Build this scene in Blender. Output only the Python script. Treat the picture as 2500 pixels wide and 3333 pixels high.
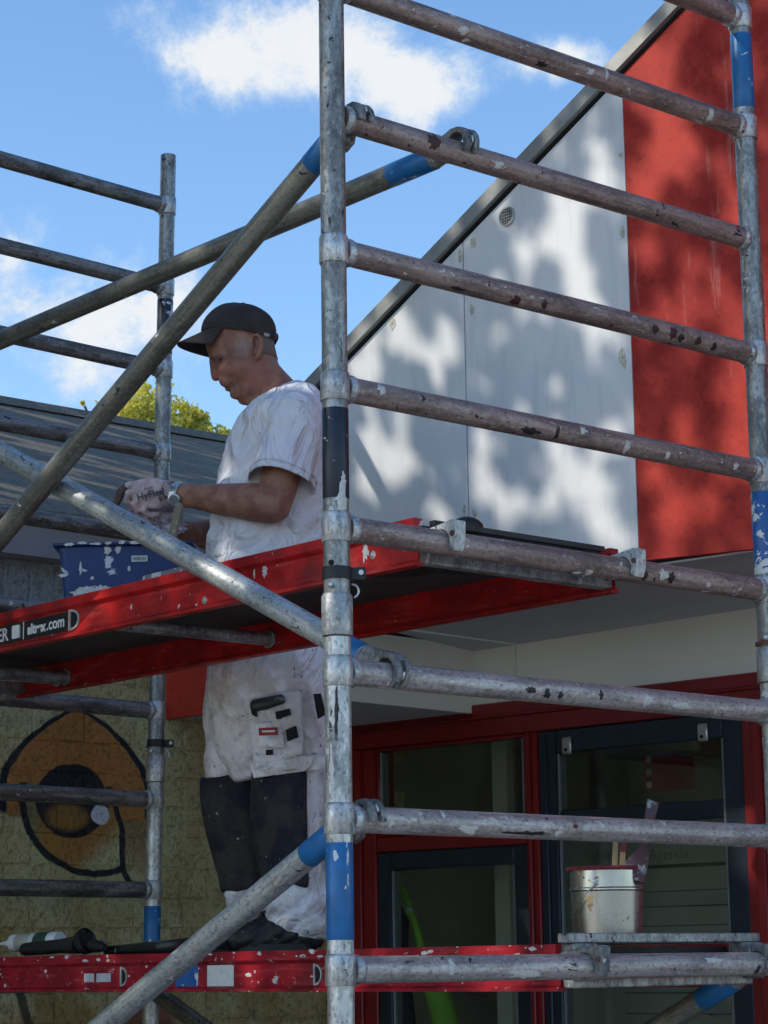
import bpy, bmesh, math, random
import numpy as np
from mathutils import Vector, Matrix, noise as mnoise

# ------------------------------------------------------------------ start
for o in list(bpy.data.objects):
    bpy.data.objects.remove(o)
scene = bpy.context.scene
COL = scene.collection
rnd = random.Random(7)
PI = math.pi

# ------------------------------------------------------------------ camera
YAW, PITCH, ROLL = 0.853558, 0.195803, -0.013901
FPX = 7456.7                                  # focal length in pixels of the 2500 x 3333 photograph
CAMP = Vector((3.34196, -2.79188, 1.6456))
_f = Vector((-math.sin(YAW) * math.cos(PITCH), math.cos(YAW) * math.cos(PITCH), math.sin(PITCH)))
_r = Vector((math.cos(YAW), math.sin(YAW), 0))
_u = _r.cross(_f)
CR = math.cos(ROLL) * _r + math.sin(ROLL) * _u
CU = -math.sin(ROLL) * _r + math.cos(ROLL) * _u
CF = _f
cam_d = bpy.data.cameras.new('camera')
cam_d.sensor_fit = 'VERTICAL'
cam_d.sensor_height = 24.0
cam_d.lens = 24.0 * FPX / 3333.0
cam_d.clip_start = 0.05
cam_d.clip_end = 2000
cam = bpy.data.objects.new('camera', cam_d)
COL.objects.link(cam)
M = Matrix.Identity(4)
for i in range(3):
    M[i][0], M[i][1], M[i][2], M[i][3] = CR[i], CU[i], -CF[i], CAMP[i]
cam.matrix_world = M
scene.camera = cam

# ------------------------------------------------------------------ light
SUN = Vector((-0.34, -0.72, 0.60)).normalized()      # towards the sun
sun_el = math.asin(SUN.z)
sun_rot = math.atan2(SUN.x, SUN.y)
sd = bpy.data.lights.new('sun', 'SUN')
sd.energy = 2.75
sd.angle = math.radians(0.45)
sd.color = (1.0, 0.95, 0.86)
sun = bpy.data.objects.new('sun', sd)
COL.objects.link(sun)
sun.rotation_euler = SUN.to_track_quat('Z', 'Y').to_euler()
sun.location = (0, 0, 20)

scene.view_settings.view_transform = 'Standard'
scene.view_settings.look = 'None'
scene.view_settings.exposure = 0.22
scene.view_settings.gamma = 1.0
scene.view_settings.use_curve_mapping = False
scene.render.engine = 'CYCLES'
scene.cycles.use_denoising = True
scene.cycles.use_adaptive_sampling = True
scene.cycles.adaptive_threshold = 0.03
scene.cycles.max_bounces = 6
scene.cycles.transparent_max_bounces = 12


def pix(px, py):
    """direction of the ray through a photograph pixel"""
    return CF + CR * ((px - 1250.0) / FPX) - CU * ((py - 1666.5) / FPX)


def onx(px, py, c):
    d = pix(px, py)
    return CAMP + d * ((c - CAMP.x) / d.x)


def ony(px, py, c):
    d = pix(px, py)
    return CAMP + d * ((c - CAMP.y) / d.y)


def onp(px, py, P, n):
    d = pix(px, py)
    return CAMP + d * ((P - CAMP).dot(n) / d.dot(n))


# ------------------------------------------------------------------ node helpers
class S:
    """a socket with arithmetic"""
    def __init__(s, nt, sock):
        s.nt, s.k = nt, sock

    def _m(s, op, *a, clamp=False):
        n = s.nt.nodes.new('ShaderNodeMath')
        n.operation = op
        n.use_clamp = clamp
        for i, v in enumerate((s,) + a):
            if isinstance(v, S):
                s.nt.links.new(v.k, n.inputs[i])
            else:
                n.inputs[i].default_value = float(v)
        return S(s.nt, n.outputs[0])

    def __add__(s, o): return s._m('ADD', o)
    __radd__ = __add__
    def __sub__(s, o): return s._m('SUBTRACT', o)
    def __rsub__(s, o): return (s * -1.0) + o
    def __mul__(s, o): return s._m('MULTIPLY', o)
    __rmul__ = __mul__
    def __truediv__(s, o): return s._m('DIVIDE', o)
    def pow(s, o): return s._m('POWER', o)
    def abs(s): return s._m('ABSOLUTE')
    def sqrt(s): return s._m('SQRT')
    def min(s, o): return s._m('MINIMUM', o)
    def max(s, o): return s._m('MAXIMUM', o)
    def clamp(s): return s._m('ADD', 0.0, clamp=True)

    def ss(s, a, b):
        """smooth step from 0 at a to 1 at b"""
        n = s.nt.nodes.new('ShaderNodeMapRange')
        n.interpolation_type = 'SMOOTHSTEP'
        s.nt.links.new(s.k, n.inputs['Value'])
        lo, hi, t0, t1 = (a, b, 0, 1) if a < b else (b, a, 1, 0)
        n.inputs['From Min'].default_value = lo
        n.inputs['From Max'].default_value = hi
        n.inputs['To Min'].default_value = t0
        n.inputs['To Max'].default_value = t1
        return S(s.nt, n.outputs['Result'])


class Mat:
    def __init__(s, name, rough=0.6, metal=0.0, spec=0.5):
        s.m = bpy.data.materials.new(name)
        s.m.use_nodes = True
        s.nt = s.m.node_tree
        s.b = s.nt.nodes['Principled BSDF']
        s.b.inputs['Roughness'].default_value = rough
        s.b.inputs['Metallic'].default_value = metal
        s.b.inputs['Specular IOR Level'].default_value = spec

    def obj(s, random_shift=True):
        t = s.nt.nodes.new('ShaderNodeTexCoord').outputs['Object']
        if not random_shift:
            return t
        oi = s.nt.nodes.new('ShaderNodeObjectInfo')
        mul = s.nt.nodes.new('ShaderNodeVectorMath')
        mul.operation = 'MULTIPLY_ADD'
        s.nt.links.new(oi.outputs['Random'], mul.inputs[0])
        mul.inputs[1].default_value = (37.1, 21.7, 53.3)
        s.nt.links.new(t, mul.inputs[2])
        return mul.outputs[0]

    def pos(s):
        return s.nt.nodes.new('ShaderNodeNewGeometry').outputs['Position']

    def xyz(s, v):
        n = s.nt.nodes.new('ShaderNodeSeparateXYZ')
        s.nt.links.new(v, n.inputs[0])
        return [S(s.nt, o) for o in n.outputs]

    def scale(s, v, k):
        n = s.nt.nodes.new('ShaderNodeVectorMath')
        n.operation = 'MULTIPLY'
        s.nt.links.new(v, n.inputs[0])
        n.inputs[1].default_value = k
        return n.outputs[0]

    def shift(s, v, k):
        n = s.nt.nodes.new('ShaderNodeVectorMath')
        n.operation = 'ADD'
        s.nt.links.new(v, n.inputs[0])
        n.inputs[1].default_value = k
        return n.outputs[0]

    def noise(s, v, scale, detail=4, rough=0.55, dist=0.0):
        n = s.nt.nodes.new('ShaderNodeTexNoise')
        s.nt.links.new(v, n.inputs['Vector'])
        n.inputs['Scale'].default_value = scale
        n.inputs['Detail'].default_value = detail
        n.inputs['Roughness'].default_value = rough
        n.inputs['Distortion'].default_value = dist
        return S(s.nt, n.outputs['Fac'])

    def mix(s, f, a, b):
        n = s.nt.nodes.new('ShaderNodeMix')
        n.data_type = 'RGBA'
        for v, i in ((f, 0), (a, 6), (b, 7)):
            if isinstance(v, S):
                s.nt.links.new(v.k, n.inputs[i])
            elif hasattr(v, 'is_output'):
                s.nt.links.new(v, n.inputs[i])
            elif i == 0:
                n.inputs[0].default_value = v
            else:
                n.inputs[i].default_value = (*v, 1)
        return n.outputs[2]

    def col(s, c):
        if hasattr(c, 'is_output'):
            s.nt.links.new(c, s.b.inputs['Base Color'])
        else:
            s.b.inputs['Base Color'].default_value = (*c, 1)
        return s

    def set(s, name, v):
        if isinstance(v, S):
            s.nt.links.new(v.k, s.b.inputs[name])
        else:
            s.b.inputs[name].default_value = v
        return s

    def bump(s, h, strength=0.3, dist=0.002):
        n = s.nt.nodes.new('ShaderNodeBump')
        n.inputs['Strength'].default_value = strength
        n.inputs['Distance'].default_value = dist
        s.nt.links.new(h.k, n.inputs['Height'])
        s.nt.links.new(n.outputs['Normal'], s.b.inputs['Normal'])
        return s


# ------------------------------------------------------------------ world: clear sky with broken cumulus
world = bpy.data.worlds.new('World')
scene.world = world
world.use_nodes = True
wn = world.node_tree
wn.nodes.clear()
w_out = wn.nodes.new('ShaderNodeOutputWorld')
w_bg = wn.nodes.new('ShaderNodeBackground')
w_bg.inputs['Strength'].default_value = 0.15
sky = wn.nodes.new('ShaderNodeTexSky')
sky.sky_type = 'NISHITA'
sky.sun_disc = False
sky.sun_elevation = sun_el
sky.sun_rotation = sun_rot
sky.air_density = 1.0
sky.dust_density = 0.4
sky.ozone_density = 2.6
wm = Mat.__new__(Mat)
wm.nt = wn
w_dir = wn.nodes.new('ShaderNodeTexCoord').outputs['Generated']


def w_blob(px, py, rx, ry):
    """cloud heap: an ellipse on the sky around the direction of a pixel (radii in photograph pixels)"""
    d = pix(px, py).normalized()
    right = d.cross(Vector((0, 0, 1))).normalized()
    up = right.cross(d)
    def dot(v):
        n = wn.nodes.new('ShaderNodeVectorMath')
        n.operation = 'DOT_PRODUCT'
        wn.links.new(w_dir, n.inputs[0])
        n.inputs[1].default_value = v
        return S(wn, n.outputs['Value'])
    a = dot(right) * (FPX / rx)
    b = dot(up) * (FPX / ry)
    front = dot(d).max(0.0)
    return (1.0 - (a * a + b * b).sqrt()).max(-1.0).min(front * 4.0 - 1.0)


heaps = None
for bl in [(1030, 180, 500, 270), (740, 220, 260, 190), (1350, 250, 340, 190), 
           (20, 830, 300, 280), (130, 1010, 500, 290), (1790, 190, 240, 90), (540, 1010, 170, 190)]:
    b = w_blob(*bl)
    heaps = b if heaps is None else heaps.max(b)
world.cycles.sampling_method = 'MANUAL'
world.cycles.sample_map_resolution = 512
fb = wm.noise(w_dir, 14.0, 9, 0.68, 0.15)
far_cl = wm.noise(w_dir, 3.1, 1, 0.5).ss(0.60, 0.80)          # clouds over the rest of the sky
field = heaps.max(-0.6) * 1.0 + (fb - 0.5) * 3.8 - 0.06
w_z = wm.xyz(w_dir)[2]
cover = field.ss(-0.05, 0.85).max(far_cl * heaps.ss(0.0, -0.85) * fb.ss(0.45, 0.65))
cover = cover * w_z.ss(0.02, 0.1)
body = field.ss(0.25, 0.95)
shade = wm.noise(w_dir, 18.0, 2, 0.5)
c_col = wm.mix(body, (3.3, 4.2, 5.3), (5.3, 5.35, 5.35))
c_col = wm.mix(shade.ss(0.5, 0.72) * 0.45, c_col, (4.6, 5.0, 5.6))
hs = wn.nodes.new('ShaderNodeHueSaturation')
hs.inputs['Saturation'].default_value = 1.12
hs.inputs['Value'].default_value = 1.36
wn.links.new(sky.outputs['Color'], hs.inputs['Color'])
w_col = wm.mix(cover * 0.92, hs.outputs['Color'], c_col)
wn.links.new(w_col, w_bg.inputs['Color'])
wn.links.new(w_bg.outputs[0], w_out.inputs['Surface'])


# ------------------------------------------------------------------ mesh helpers
class MB:
    def __init__(s):
        s.v, s.f = [], []

    def add(s, vs, fs, M=None):
        b = len(s.v)
        s.v += [tuple(M @ Vector(p)) if M else tuple(p) for p in vs]
        s.f += [tuple(i + b for i in f) for f in fs]
        return s

    def box(s, lo, hi, M=None):
        x0, y0, z0 = lo
        x1, y1, z1 = hi
        vs = [(x0, y0, z0), (x1, y0, z0), (x1, y1, z0), (x0, y1, z0), (x0, y0, z1), (x1, y0, z1), (x1, y1, z1), (x0, y1, z1)]
        return s.add(vs, [(0, 3, 2, 1), (4, 5, 6, 7), (0, 1, 5, 4), (1, 2, 6, 5), (2, 3, 7, 6), (3, 0, 4, 7)], M)

    def lathe(s, prof, seg=24, M=None, cap=True):
        """profile [(r, z)] round the local z axis"""
        vs, fs = [], []
        n = len(prof)
        for r, z in prof:
            for k in range(seg):
                a = 2 * PI * k / seg
                vs.append((r * math.cos(a), r * math.sin(a), z))
        for i in range(n - 1):
            for k in range(seg):
                k2 = (k + 1) % seg
                fs.append((i * seg + k, i * seg + k2, (i + 1) * seg + k2, (i + 1) * seg + k))
        if cap:
            fs.append(tuple(range(seg))[::-1])
            fs.append(tuple((n - 1) * seg + k for k in range(seg)))
        return s.add(vs, fs, M)

    def prism(s, poly, t0, t1, M=None):
        """2-D polygon (x, z) extruded along y from t0 to t1"""
        n = len(poly)
        vs = [(x, t0, z) for x, z in poly] + [(x, t1, z) for x, z in poly]
        fs = [tuple(range(n)), tuple(range(2 * n - 1, n - 1, -1))]
        for i in range(n):
            j = (i + 1) % n
            fs.append((i, i + n, j + n, j))
        return s.add(vs, fs, M)

    def chain(s, pts, rad, seg=14, cap=True):
        """round tube through points with a radius (or (ra, rb)) at each; round ends"""
        pts = [Vector(p) for p in pts]
        rad = [r if isinstance(r, tuple) else (r, r) for r in rad]
        if cap:
            d0 = (pts[0] - pts[1]).normalized()
            d1 = (pts[-1] - pts[-2]).normalized()
            r0, r1 = min(rad[0]), min(rad[-1])
            pre, prer, post, postr = [], [], [], []
            for t in (0.95, 0.75, 0.4):
                k = math.sqrt(1 - t * t)
                pre.append(pts[0] + d0 * r0 * t); prer.append((rad[0][0] * k, rad[0][1] * k))
                post.insert(0, pts[-1] + d1 * r1 * t); postr.insert(0, (rad[-1][0] * k, rad[-1][1] * k))
            pts = pre + pts + post
            rad = prer + rad + postr
        rings = []
        ref = None
        for i, p in enumerate(pts):
            a = pts[max(i - 1, 0)]
            b = pts[min(i + 1, len(pts) - 1)]
            t = (b - a).normalized()
            if ref is None:
                ref = Vector((0, 1, 0)) if abs(t.y) < 0.9 else Vector((1, 0, 0))
            x = (ref - t * ref.dot(t)).normalized()
            ref = x
            y = t.cross(x)
            rings.append([p + x * (rad[i][0] * math.cos(2 * PI * k / seg)) + y * (rad[i][1] * math.sin(2 * PI * k / seg)) for k in range(seg)])
        vs = [q for r in rings for q in r]
        fs = []
        for i in range(len(rings) - 1):
            for k in range(seg):
                k2 = (k + 1) % seg
                fs.append((i * seg + k, i * seg + k2, (i + 1) * seg + k2, (i + 1) * seg + k))
        fs.append(tuple(range(seg))[::-1])
        fs.append(tuple((len(rings) - 1) * seg + k for k in range(seg)))
        return s.add(vs, fs)

    def ellipsoid(s, c, r, seg=16, rings=10, M=None):
        prof = []
        vs, fs = [], []
        for i in range(rings + 1):
            th = PI * i / rings
            for k in range(seg):
                a = 2 * PI * k / seg
                vs.append((c[0] + r[0] * math.sin(th) * math.cos(a), c[1] + r[1] * math.sin(th) * math.sin(a), c[2] - r[2] * math.cos(th)))
        for i in range(rings):
            for k in range(seg):
                k2 = (k + 1) % seg
                fs.append((i * seg + k, i * seg + k2, (i + 1) * seg + k2, (i + 1) * seg + k))
        return s.add(vs, fs, M)

    def mesh(s, name, sharp=35):
        me = bpy.data.meshes.new(name)
        me.from_pydata(s.v, [], s.f)
        bm = bmesh.new()
        bm.from_mesh(me)
        bmesh.ops.remove_doubles(bm, verts=bm.verts, dist=1e-6)
        bmesh.ops.recalc_face_normals(bm, faces=bm.faces)
        bm.to_mesh(me)
        bm.free()
        if sharp:
            me.polygons.foreach_set('use_smooth', [True] * len(me.polygons))
            me.set_sharp_from_angle(angle=math.radians(sharp))
        me.update()
        return me


WM = {}          # world matrix of each object


def put(name, data, mat=None, parent=None, M=None):
    """link an object whose world matrix is M (identity if none)"""
    if isinstance(data, MB):
        data = data.mesh(name)
    o = bpy.data.objects.new(name, data)
    COL.objects.link(o)
    if data is not None and mat is not None and not data.materials:
        data.materials.append(mat.m if isinstance(mat, Mat) else mat)
    M = M.copy() if M is not None else Matrix.Identity(4)
    WM[o.name] = M
    if parent is not None:
        o.parent = parent
        o.matrix_basis = WM[parent.name].inverted() @ M
    else:
        o.matrix_basis = M
    return o


def tag(o, label, cat=None, group=None, kind=None):
    if label:
        o['label'] = label
    if cat:
        o['category'] = cat
    if group:
        o['group'] = group
    if kind:
        o['kind'] = kind
    return o


def thing(name, loc, label, cat, group=None):
    o = put(name, None, None, None, Matrix.Translation(loc))
    return tag(o, label, cat, group)


def along(p0, p1, up=Vector((0, 0, 1))):
    """matrix whose local z runs from p0 towards p1"""
    z = (Vector(p1) - Vector(p0)).normalized()
    x = up.cross(z)
    if x.length < 1e-4:
        x = Vector((1, 0, 0))
    x.normalize()
    y = z.cross(x)
    m = Matrix.Identity(4)
    for i in range(3):
        m[i][0], m[i][1], m[i][2], m[i][3] = x[i], y[i], z[i], p0[i]
    return m


def frame(o, x, y, z):
    m = Matrix.Identity(4)
    for i in range(3):
        m[i][0], m[i][1], m[i][2], m[i][3] = x[i], y[i], z[i], o[i]
    return m


def bevel(me, w, seg=2):
    bm = bmesh.new()
    bm.from_mesh(me)
    bmesh.ops.bevel(bm, geom=[e for e in bm.edges if len(e.link_faces) == 2 and e.calc_face_angle(0) > 0.5], offset=w, segments=seg, affect='EDGES', profile=0.6)
    bm.to_mesh(me)
    bm.free()
    me.polygons.foreach_set('use_smooth', [True] * len(me.polygons))
    me.set_sharp_from_angle(angle=math.radians(40))
    return me


def text_mesh(txt, size, depth=0.0004, bold=0.0, shear=0.0):
    cu = bpy.data.curves.new('lettering', 'FONT')
    cu.body = txt
    cu.size = size
    cu.extrude = depth
    cu.offset = bold
    cu.shear = shear
    cu.resolution_u = 3
    t = bpy.data.objects.new('lettering', cu)
    COL.objects.link(t)
    dg = bpy.context.evaluated_depsgraph_get()
    me = bpy.data.meshes.new_from_object(t.evaluated_get(dg))
    bpy.data.objects.remove(t)
    return me


def fbm(p, s, o=3):
    return mnoise.fractal(Vector(p) * s, 0.6, 2.0, o)


# ------------------------------------------------------------------ materials
def metal_mat(name, c1, c2, white=0.62, black=0.64, grain=0.22, rough=0.42, metallic=0.8, red=None, grime=0.6):
    m = Mat(name)
    v = m.obj()
    n1 = m.noise(m.scale(v, (1, 1, grain)), 42, 4, 0.6)
    n2 = m.noise(m.scale(v, (1, 1, 0.6)), 150, 3, 0.6)
    n3 = m.noise(m.scale(v, (1, 1, 0.55)), 13, 5, 0.65, 0.3)
    c = m.mix(n1.ss(0.42, 0.58), c1, c2)
    c = m.mix(n3.ss(0.50, 0.62) * grime, c, tuple(k * 0.36 for k in c2))
    c = m.mix(n2.ss(0.54, 0.66) * 0.55, c, (0.10, 0.095, 0.09))
    c = m.mix(n2.ss(0.42, 0.34) * 0.45, c, tuple(min(k * 1.5, 0.8) for k in c1))
    oi = m.nt.nodes.new('ShaderNodeObjectInfo')
    rv = S(m.nt, oi.outputs['Random'])
    pw = (m.noise(m.scale(v, (1, 1, 0.5)), 36, 5, 0.62, 0.7) + rv * 0.05 - 0.045).ss(white, white + 0.02)
    pk = (m.noise(m.scale(m.shift(v, (9, 4, 2)), (1, 1, 0.7)), 46, 3, 0.6, 0.8) - rv * 0.05 + 0.01).ss(black, black + 0.02)
    c = m.mix(pw, c, (0.62, 0.60, 0.55))
    c = m.mix(pk, c, (0.022, 0.019, 0.019))
    if red:
        c = m.mix(n3.ss(red, red + 0.015), c, (0.17, 0.025, 0.025))
    m.col(c)
    m.set('Metallic', (1.0 - pw.max(pk)) * metallic)
    m.set('Roughness', n2 * 0.30 + n3 * 0.30 + (rough - 0.25))
    m.bump((n2 * 0.5 + n1) + pw * 0.7 + pk * 0.6, 0.5, 0.0016)
    return m


M_std = metal_mat('weathered_aluminium', (0.60, 0.60, 0.575), (0.42, 0.42, 0.40), 0.605, 0.66, 0.3, 0.40, 0.65, None, 0.4)
M_rung = metal_mat('ribbed_rung_aluminium', (0.40, 0.312, 0.272), (0.26, 0.198, 0.17), 0.635, 0.655, 0.10, 0.48, 0.5, 0.69, 0.45)  # pinkish tint put into the base colour for reflected red light
M_rungG = metal_mat('grey_rung_aluminium', (0.53, 0.485, 0.45), (0.38, 0.345, 0.32), 0.625, 0.66, 0.10, 0.46, 0.55, 0.70, 0.35)
M_stdU = metal_mat('dull_aluminium', (0.37, 0.37, 0.35), (0.23, 0.23, 0.215), 0.64, 0.65, 0.3, 0.44, 0.65, None, 0.5)
M_rungL = metal_mat('grubby_rung_aluminium', (0.28, 0.265, 0.25), (0.14, 0.13, 0.12), 0.67, 0.64, 0.15, 0.50, 0.55, None, 0.6)
M_brace = metal_mat('brace_aluminium', (0.25, 0.245, 0.205), (0.155, 0.15, 0.125), 0.67, 0.65, 0.035, 0.46, 0.6, None, 0.45)
M_brace2 = metal_mat('clean_brace_aluminium', (0.52, 0.545, 0.53), (0.36, 0.375, 0.365), 0.65, 0.66, 0.035, 0.42, 0.65, None, 0.35)
M_cast = metal_mat('cast_aluminium', (0.30, 0.31, 0.30), (0.20, 0.205, 0.20), 0.66, 0.64, 1.0, 0.52, 0.5)


def band_mat(name, base, chip, lo):
    m = Mat(name, 0.45)
    v = m.obj()
    big = m.noise(v, 9, 5, 0.65, 0.5)
    small = m.noise(m.scale(v, (1, 1, 0.5)), 34, 3, 0.6)
    pw = big.ss(lo, lo + 0.015).max(small.ss(0.655, 0.675))
    c = m.mix(m.noise(v, 30, 4).ss(0.3, 0.7), base, tuple(k * 0.75 for k in base))
    m.col(m.mix(pw, c, chip))
    m.set('Roughness', 0.4 + pw * 0.2)
    m.bump(pw + small * 0.2, 0.3, 0.001)
    return m


M_blue = band_mat('blue_band_paint', (0.010, 0.145, 0.37), (0.62, 0.63, 0.62), 0.65)
M_blue2 = band_mat('chipped_blue_band_paint', (0.02, 0.12, 0.36), (0.66, 0.66, 0.62), 0.545)
M_navy = band_mat('navy_band_paint', (0.012, 0.018, 0.032), (0.60, 0.58, 0.56), 0.575)
M_black = Mat('black_rubber', 0.55).col((0.012, 0.012, 0.013))
M_steel = Mat('galvanised_steel', 0.35, 0.9).col((0.5, 0.5, 0.48))
M_rust = Mat('rusty_steel', 0.7, 0.3).col((0.16, 0.065, 0.04))


def red_mat(name, base, wear):
    m = Mat(name, 0.42, 0, 0.3)
    v = m.obj()
    n = m.noise(v, 12, 5, 0.6)
    sp = m.noise(m.scale(v, (0.6, 1, 1)), 30, 5, 0.65, 0.4).ss(wear, wear + 0.03)
    sp2 = m.noise(m.shift(v, (5, 2, 8)), 85, 2, 0.5).ss(wear + 0.05, wear + 0.08)
    c = m.mix(n.ss(0.40, 0.60), base, tuple(k * 0.62 for k in base))
    sc_n = m.noise(m.scale(v, (0.12, 1, 1)), 60, 4, 0.6)
    c = m.mix(sc_n.ss(0.54, 0.66) * 0.45, c, (base[0] * 1.15, base[1] + 0.05, base[2] + 0.045))
    c = m.mix(m.noise(m.shift(v, (2, 7, 1)), 5, 4, 0.6).ss(0.52, 0.66) * 0.5, c, (0.10, 0.012, 0.012))
    m.col(m.mix(sp.max(sp2), c, (0.58, 0.53, 0.50)))
    m.set('Roughness', n * 0.5 + 0.20)
    m.bump(n + sp + sc_n * 0.3, 0.3, 0.002)
    return m


M_red = red_mat('red_beam_paint', (0.46, 0.010, 0.010), 0.69)
M_redw = red_mat('worn_red_beam_paint', (0.36, 0.010, 0.022), 0.64)


def simple(name, c, rough=0.6, metal=0.0, var=0.25, scale=20, bump=0.15, bd=0.002):
    m = Mat(name, rough, metal)
    v = m.obj()
    n = m.noise(v, scale, 5, 0.6)
    m.col(m.mix(n.ss(0.3, 0.72), c, tuple(k * (1 - var) for k in c)))
    m.bump(n, bump, bd)
    return m


M_ply = simple('dark_plywood', (0.055, 0.048, 0.045), 0.7, 0, 0.5, 9)
M_deckalu = metal_mat('end_bar_aluminium', (0.42, 0.42, 0.41), (0.28, 0.28, 0.27), 0.62, 0.64, 0.5, 0.45, 0.6)
M_white = simple('white_sticker', (0.72, 0.72, 0.68), 0.5, 0, 0.2, 40)
M_lblack = simple('black_sticker', (0.012, 0.012, 0.013), 0.4, 0, 0.3, 30)
M_rim = simple('grommet_rim', (0.42, 0.41, 0.37), 0.6, 0, 0.4, 60)
M_dark = Mat('dark_void', 0.9).col((0.006, 0.006, 0.006))

# facade panels
m = Mat('white_facade_panel', 0.42)
v = m.pos()
n = m.noise(m.scale(v, (1, 1, 0.35)), 3.0, 5, 0.6)
st = m.noise(m.scale(v, (1, 1, 0.12)), 26, 4, 0.6)
c = m.mix(n.ss(0.40, 0.62), (0.78, 0.77, 0.745), (0.69, 0.69, 0.675))
c = m.mix(st.ss(0.52, 0.66) * 0.30, c, (0.54, 0.56, 0.57))
m.col(c)
m.set('Roughness', n * 0.25 + 0.35)
m.bump(m.noise(v, 14, 3), 0.08, 0.003)
M_panel = m

m = Mat('red_facade_paint', 0.5, 0, 0.2)
v = m.pos()
n = m.noise(v, 4.0, 6, 0.62, 0.3)
st = m.noise(m.scale(v, (1, 1, 0.09)), 20, 5, 0.65)
gr = m.noise(m.scale(v, (1, 1, 0.8)), 60, 4, 0.6)
c = m.mix(n.ss(0.40, 0.60), (0.50, 0.046, 0.030), (0.34, 0.024, 0.018))
c = m.mix(st.ss(0.60, 0.70) * n.ss(0.48, 0.58) * 0.5, c, (0.50, 0.19, 0.16))
c = m.mix(gr.ss(0.58, 0.68) * 0.4, c, (0.50, 0.075, 0.05))
c = m.mix(gr.ss(0.42, 0.34) * 0.5, c, (0.20, 0.014, 0.014))
m.col(c)
m.set('Roughness', gr * 0.3 + 0.45)
m.bump(n + gr * 0.25, 0.35, 0.004)
M_redwall = m

M_trim = simple('grey_roof_trim', (0.36, 0.36, 0.335), 0.5, 0.3, 0.35, 5)
M_soffit = simple('grey_soffit', (0.49, 0.485, 0.47), 0.7, 0, 0.08, 3, 0.03)
M_beige = simple('beige_soffit_wall', (0.70, 0.68, 0.60), 0.7, 0, 0.06, 3, 0.05)
M_redfr = simple('red_window_frame', (0.22, 0.007, 0.009), 0.38, 0, 0.3, 8, 0.06)
M_bluefr = simple('dark_blue_window_frame', (0.012, 0.022, 0.034), 0.35, 0, 0.3, 8, 0.06)
M_seal = simple('grey_glazing_seal', (0.16, 0.17, 0.16), 0.5)
M_room = simple('room_wall_paint', (0.52, 0.49, 0.39), 0.85, 0, 0.15, 3)
M_roomd = simple('room_dark', (0.22, 0.21, 0.19), 0.9, 0, 0.2, 3)

# mural on split-face blocks
m = Mat('graffiti_on_split_face_block', 0.85)
P = m.pos()
_, y, z = m.xyz(P)
wob = (m.noise(P, 14, 2) - 0.5) * 0.018
y = y + wob
z = z + (m.noise(m.shift(P, (4, 4, 4)), 14, 2) - 0.5) * 0.016
grain = m.noise(P, 95, 4, 0.65)
tone = m.noise(P, 2.6, 4, 0.6)
base = m.mix(tone.ss(0.42, 0.58), (0.48, 0.41, 0.19), (0.58, 0.51, 0.28))
# ochre and rust sweeps to the right and at the bottom
right = (y.ss(1.50, 1.95) * m.noise(P, 3.3, 3).ss(0.40, 0.62)) * 0.6
base = m.mix(right, base, (0.34, 0.225, 0.06))
low = (z.ss(1.86, 1.72) * m.noise(m.shift(P, (7, 0, 3)), 5, 3).ss(0.38, 0.60)) * 0.75
base = m.mix(low, base, (0.33, 0.20, 0.045))
cool = z.ss(2.70, 2.80)
base = m.mix(cool, base, (0.30, 0.325, 0.33))
# brow shape
hz = ((z - 2.244) / 0.240).max(0.0)
wv = (1.0 - hz.pow(1.56)).max(0.0).pow(0.82) * 0.265
dy = (y - 1.375).abs()
inside = (wv - dy)
orange = (0.46, 0.195, 0.045)
brow = inside.ss(-0.004, 0.004) * z.ss(2.125, 2.135)
skirt = ((y - 1.60).abs() * -1.0 + 0.10).ss(0.0, 0.05) * z.ss(1.90, 2.05) * z.ss(2.30, 2.24) * 0.65
base = m.mix(skirt, base, (0.21, 0.10, 0.028))
base = m.mix(brow, base, orange)
line1 = inside.ss(-0.036, -0.026) * (1.0 - inside.ss(-0.004, 0.004)) * z.ss(2.13, 2.15) * (z + dy * 0.35).ss(2.512, 2.500)
# eyeball outline
ex = (y - 1.45) / 0.285
ez = (z - 2.20) / 0.245
er = (ex * ex + ez * ez).sqrt()
ball = (1.0 - er) * 0.26
rightb = 1.556 - y - ((z - 2.10).max(0.0)) * 0.40
d_eye = ball.min(rightb)
belowlid = z.ss(2.245, 2.235)
fill = d_eye.ss(-0.003, 0.004) * belowlid
lower = m.mix((y * 0.8 - z + 1.02).ss(0.10, 0.22), (0.42, 0.21, 0.045), (0.54, 0.49, 0.26))
left_pale = y.ss(1.27, 1.20)
lower = m.mix(left_pale, lower, (0.25, 0.215, 0.085))
base = m.mix(fill, base, lower)
line2 = (d_eye.abs() * -1.0 + 0.0115).ss(-0.003, 0.003) * belowlid
tail = (((y - 1.558) * 0.77 + (z - 1.962) * 0.64).abs() * -1.0 + 0.011).ss(-0.003, 0.003) * z.ss(1.905, 1.915) * z.ss(1.985, 1.975) * y.ss(1.545, 1.556)
# iris and pupil
ix = (y - 1.357) / 0.140
iz = (z - 2.187) / 0.120
ir = (ix * ix + iz * iz).sqrt()
jx = (y - 1.338) / 0.098
jz = (z - 2.135) / 0.052
glow = (jx * jx + jz * jz).sqrt().ss(1.05, 0.55)
iris = ir.ss(1.03, 0.97)
icol = m.mix(glow, (0.012, 0.012, 0.016), (0.34, 0.18, 0.04))
base = m.mix(iris, base, icol)
hx = (y - 1.467) / 0.038
hz2 = (z - 2.146) / 0.034
hl = (hx * hx + hz2 * hz2).sqrt().ss(1.05, 0.92)
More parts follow.
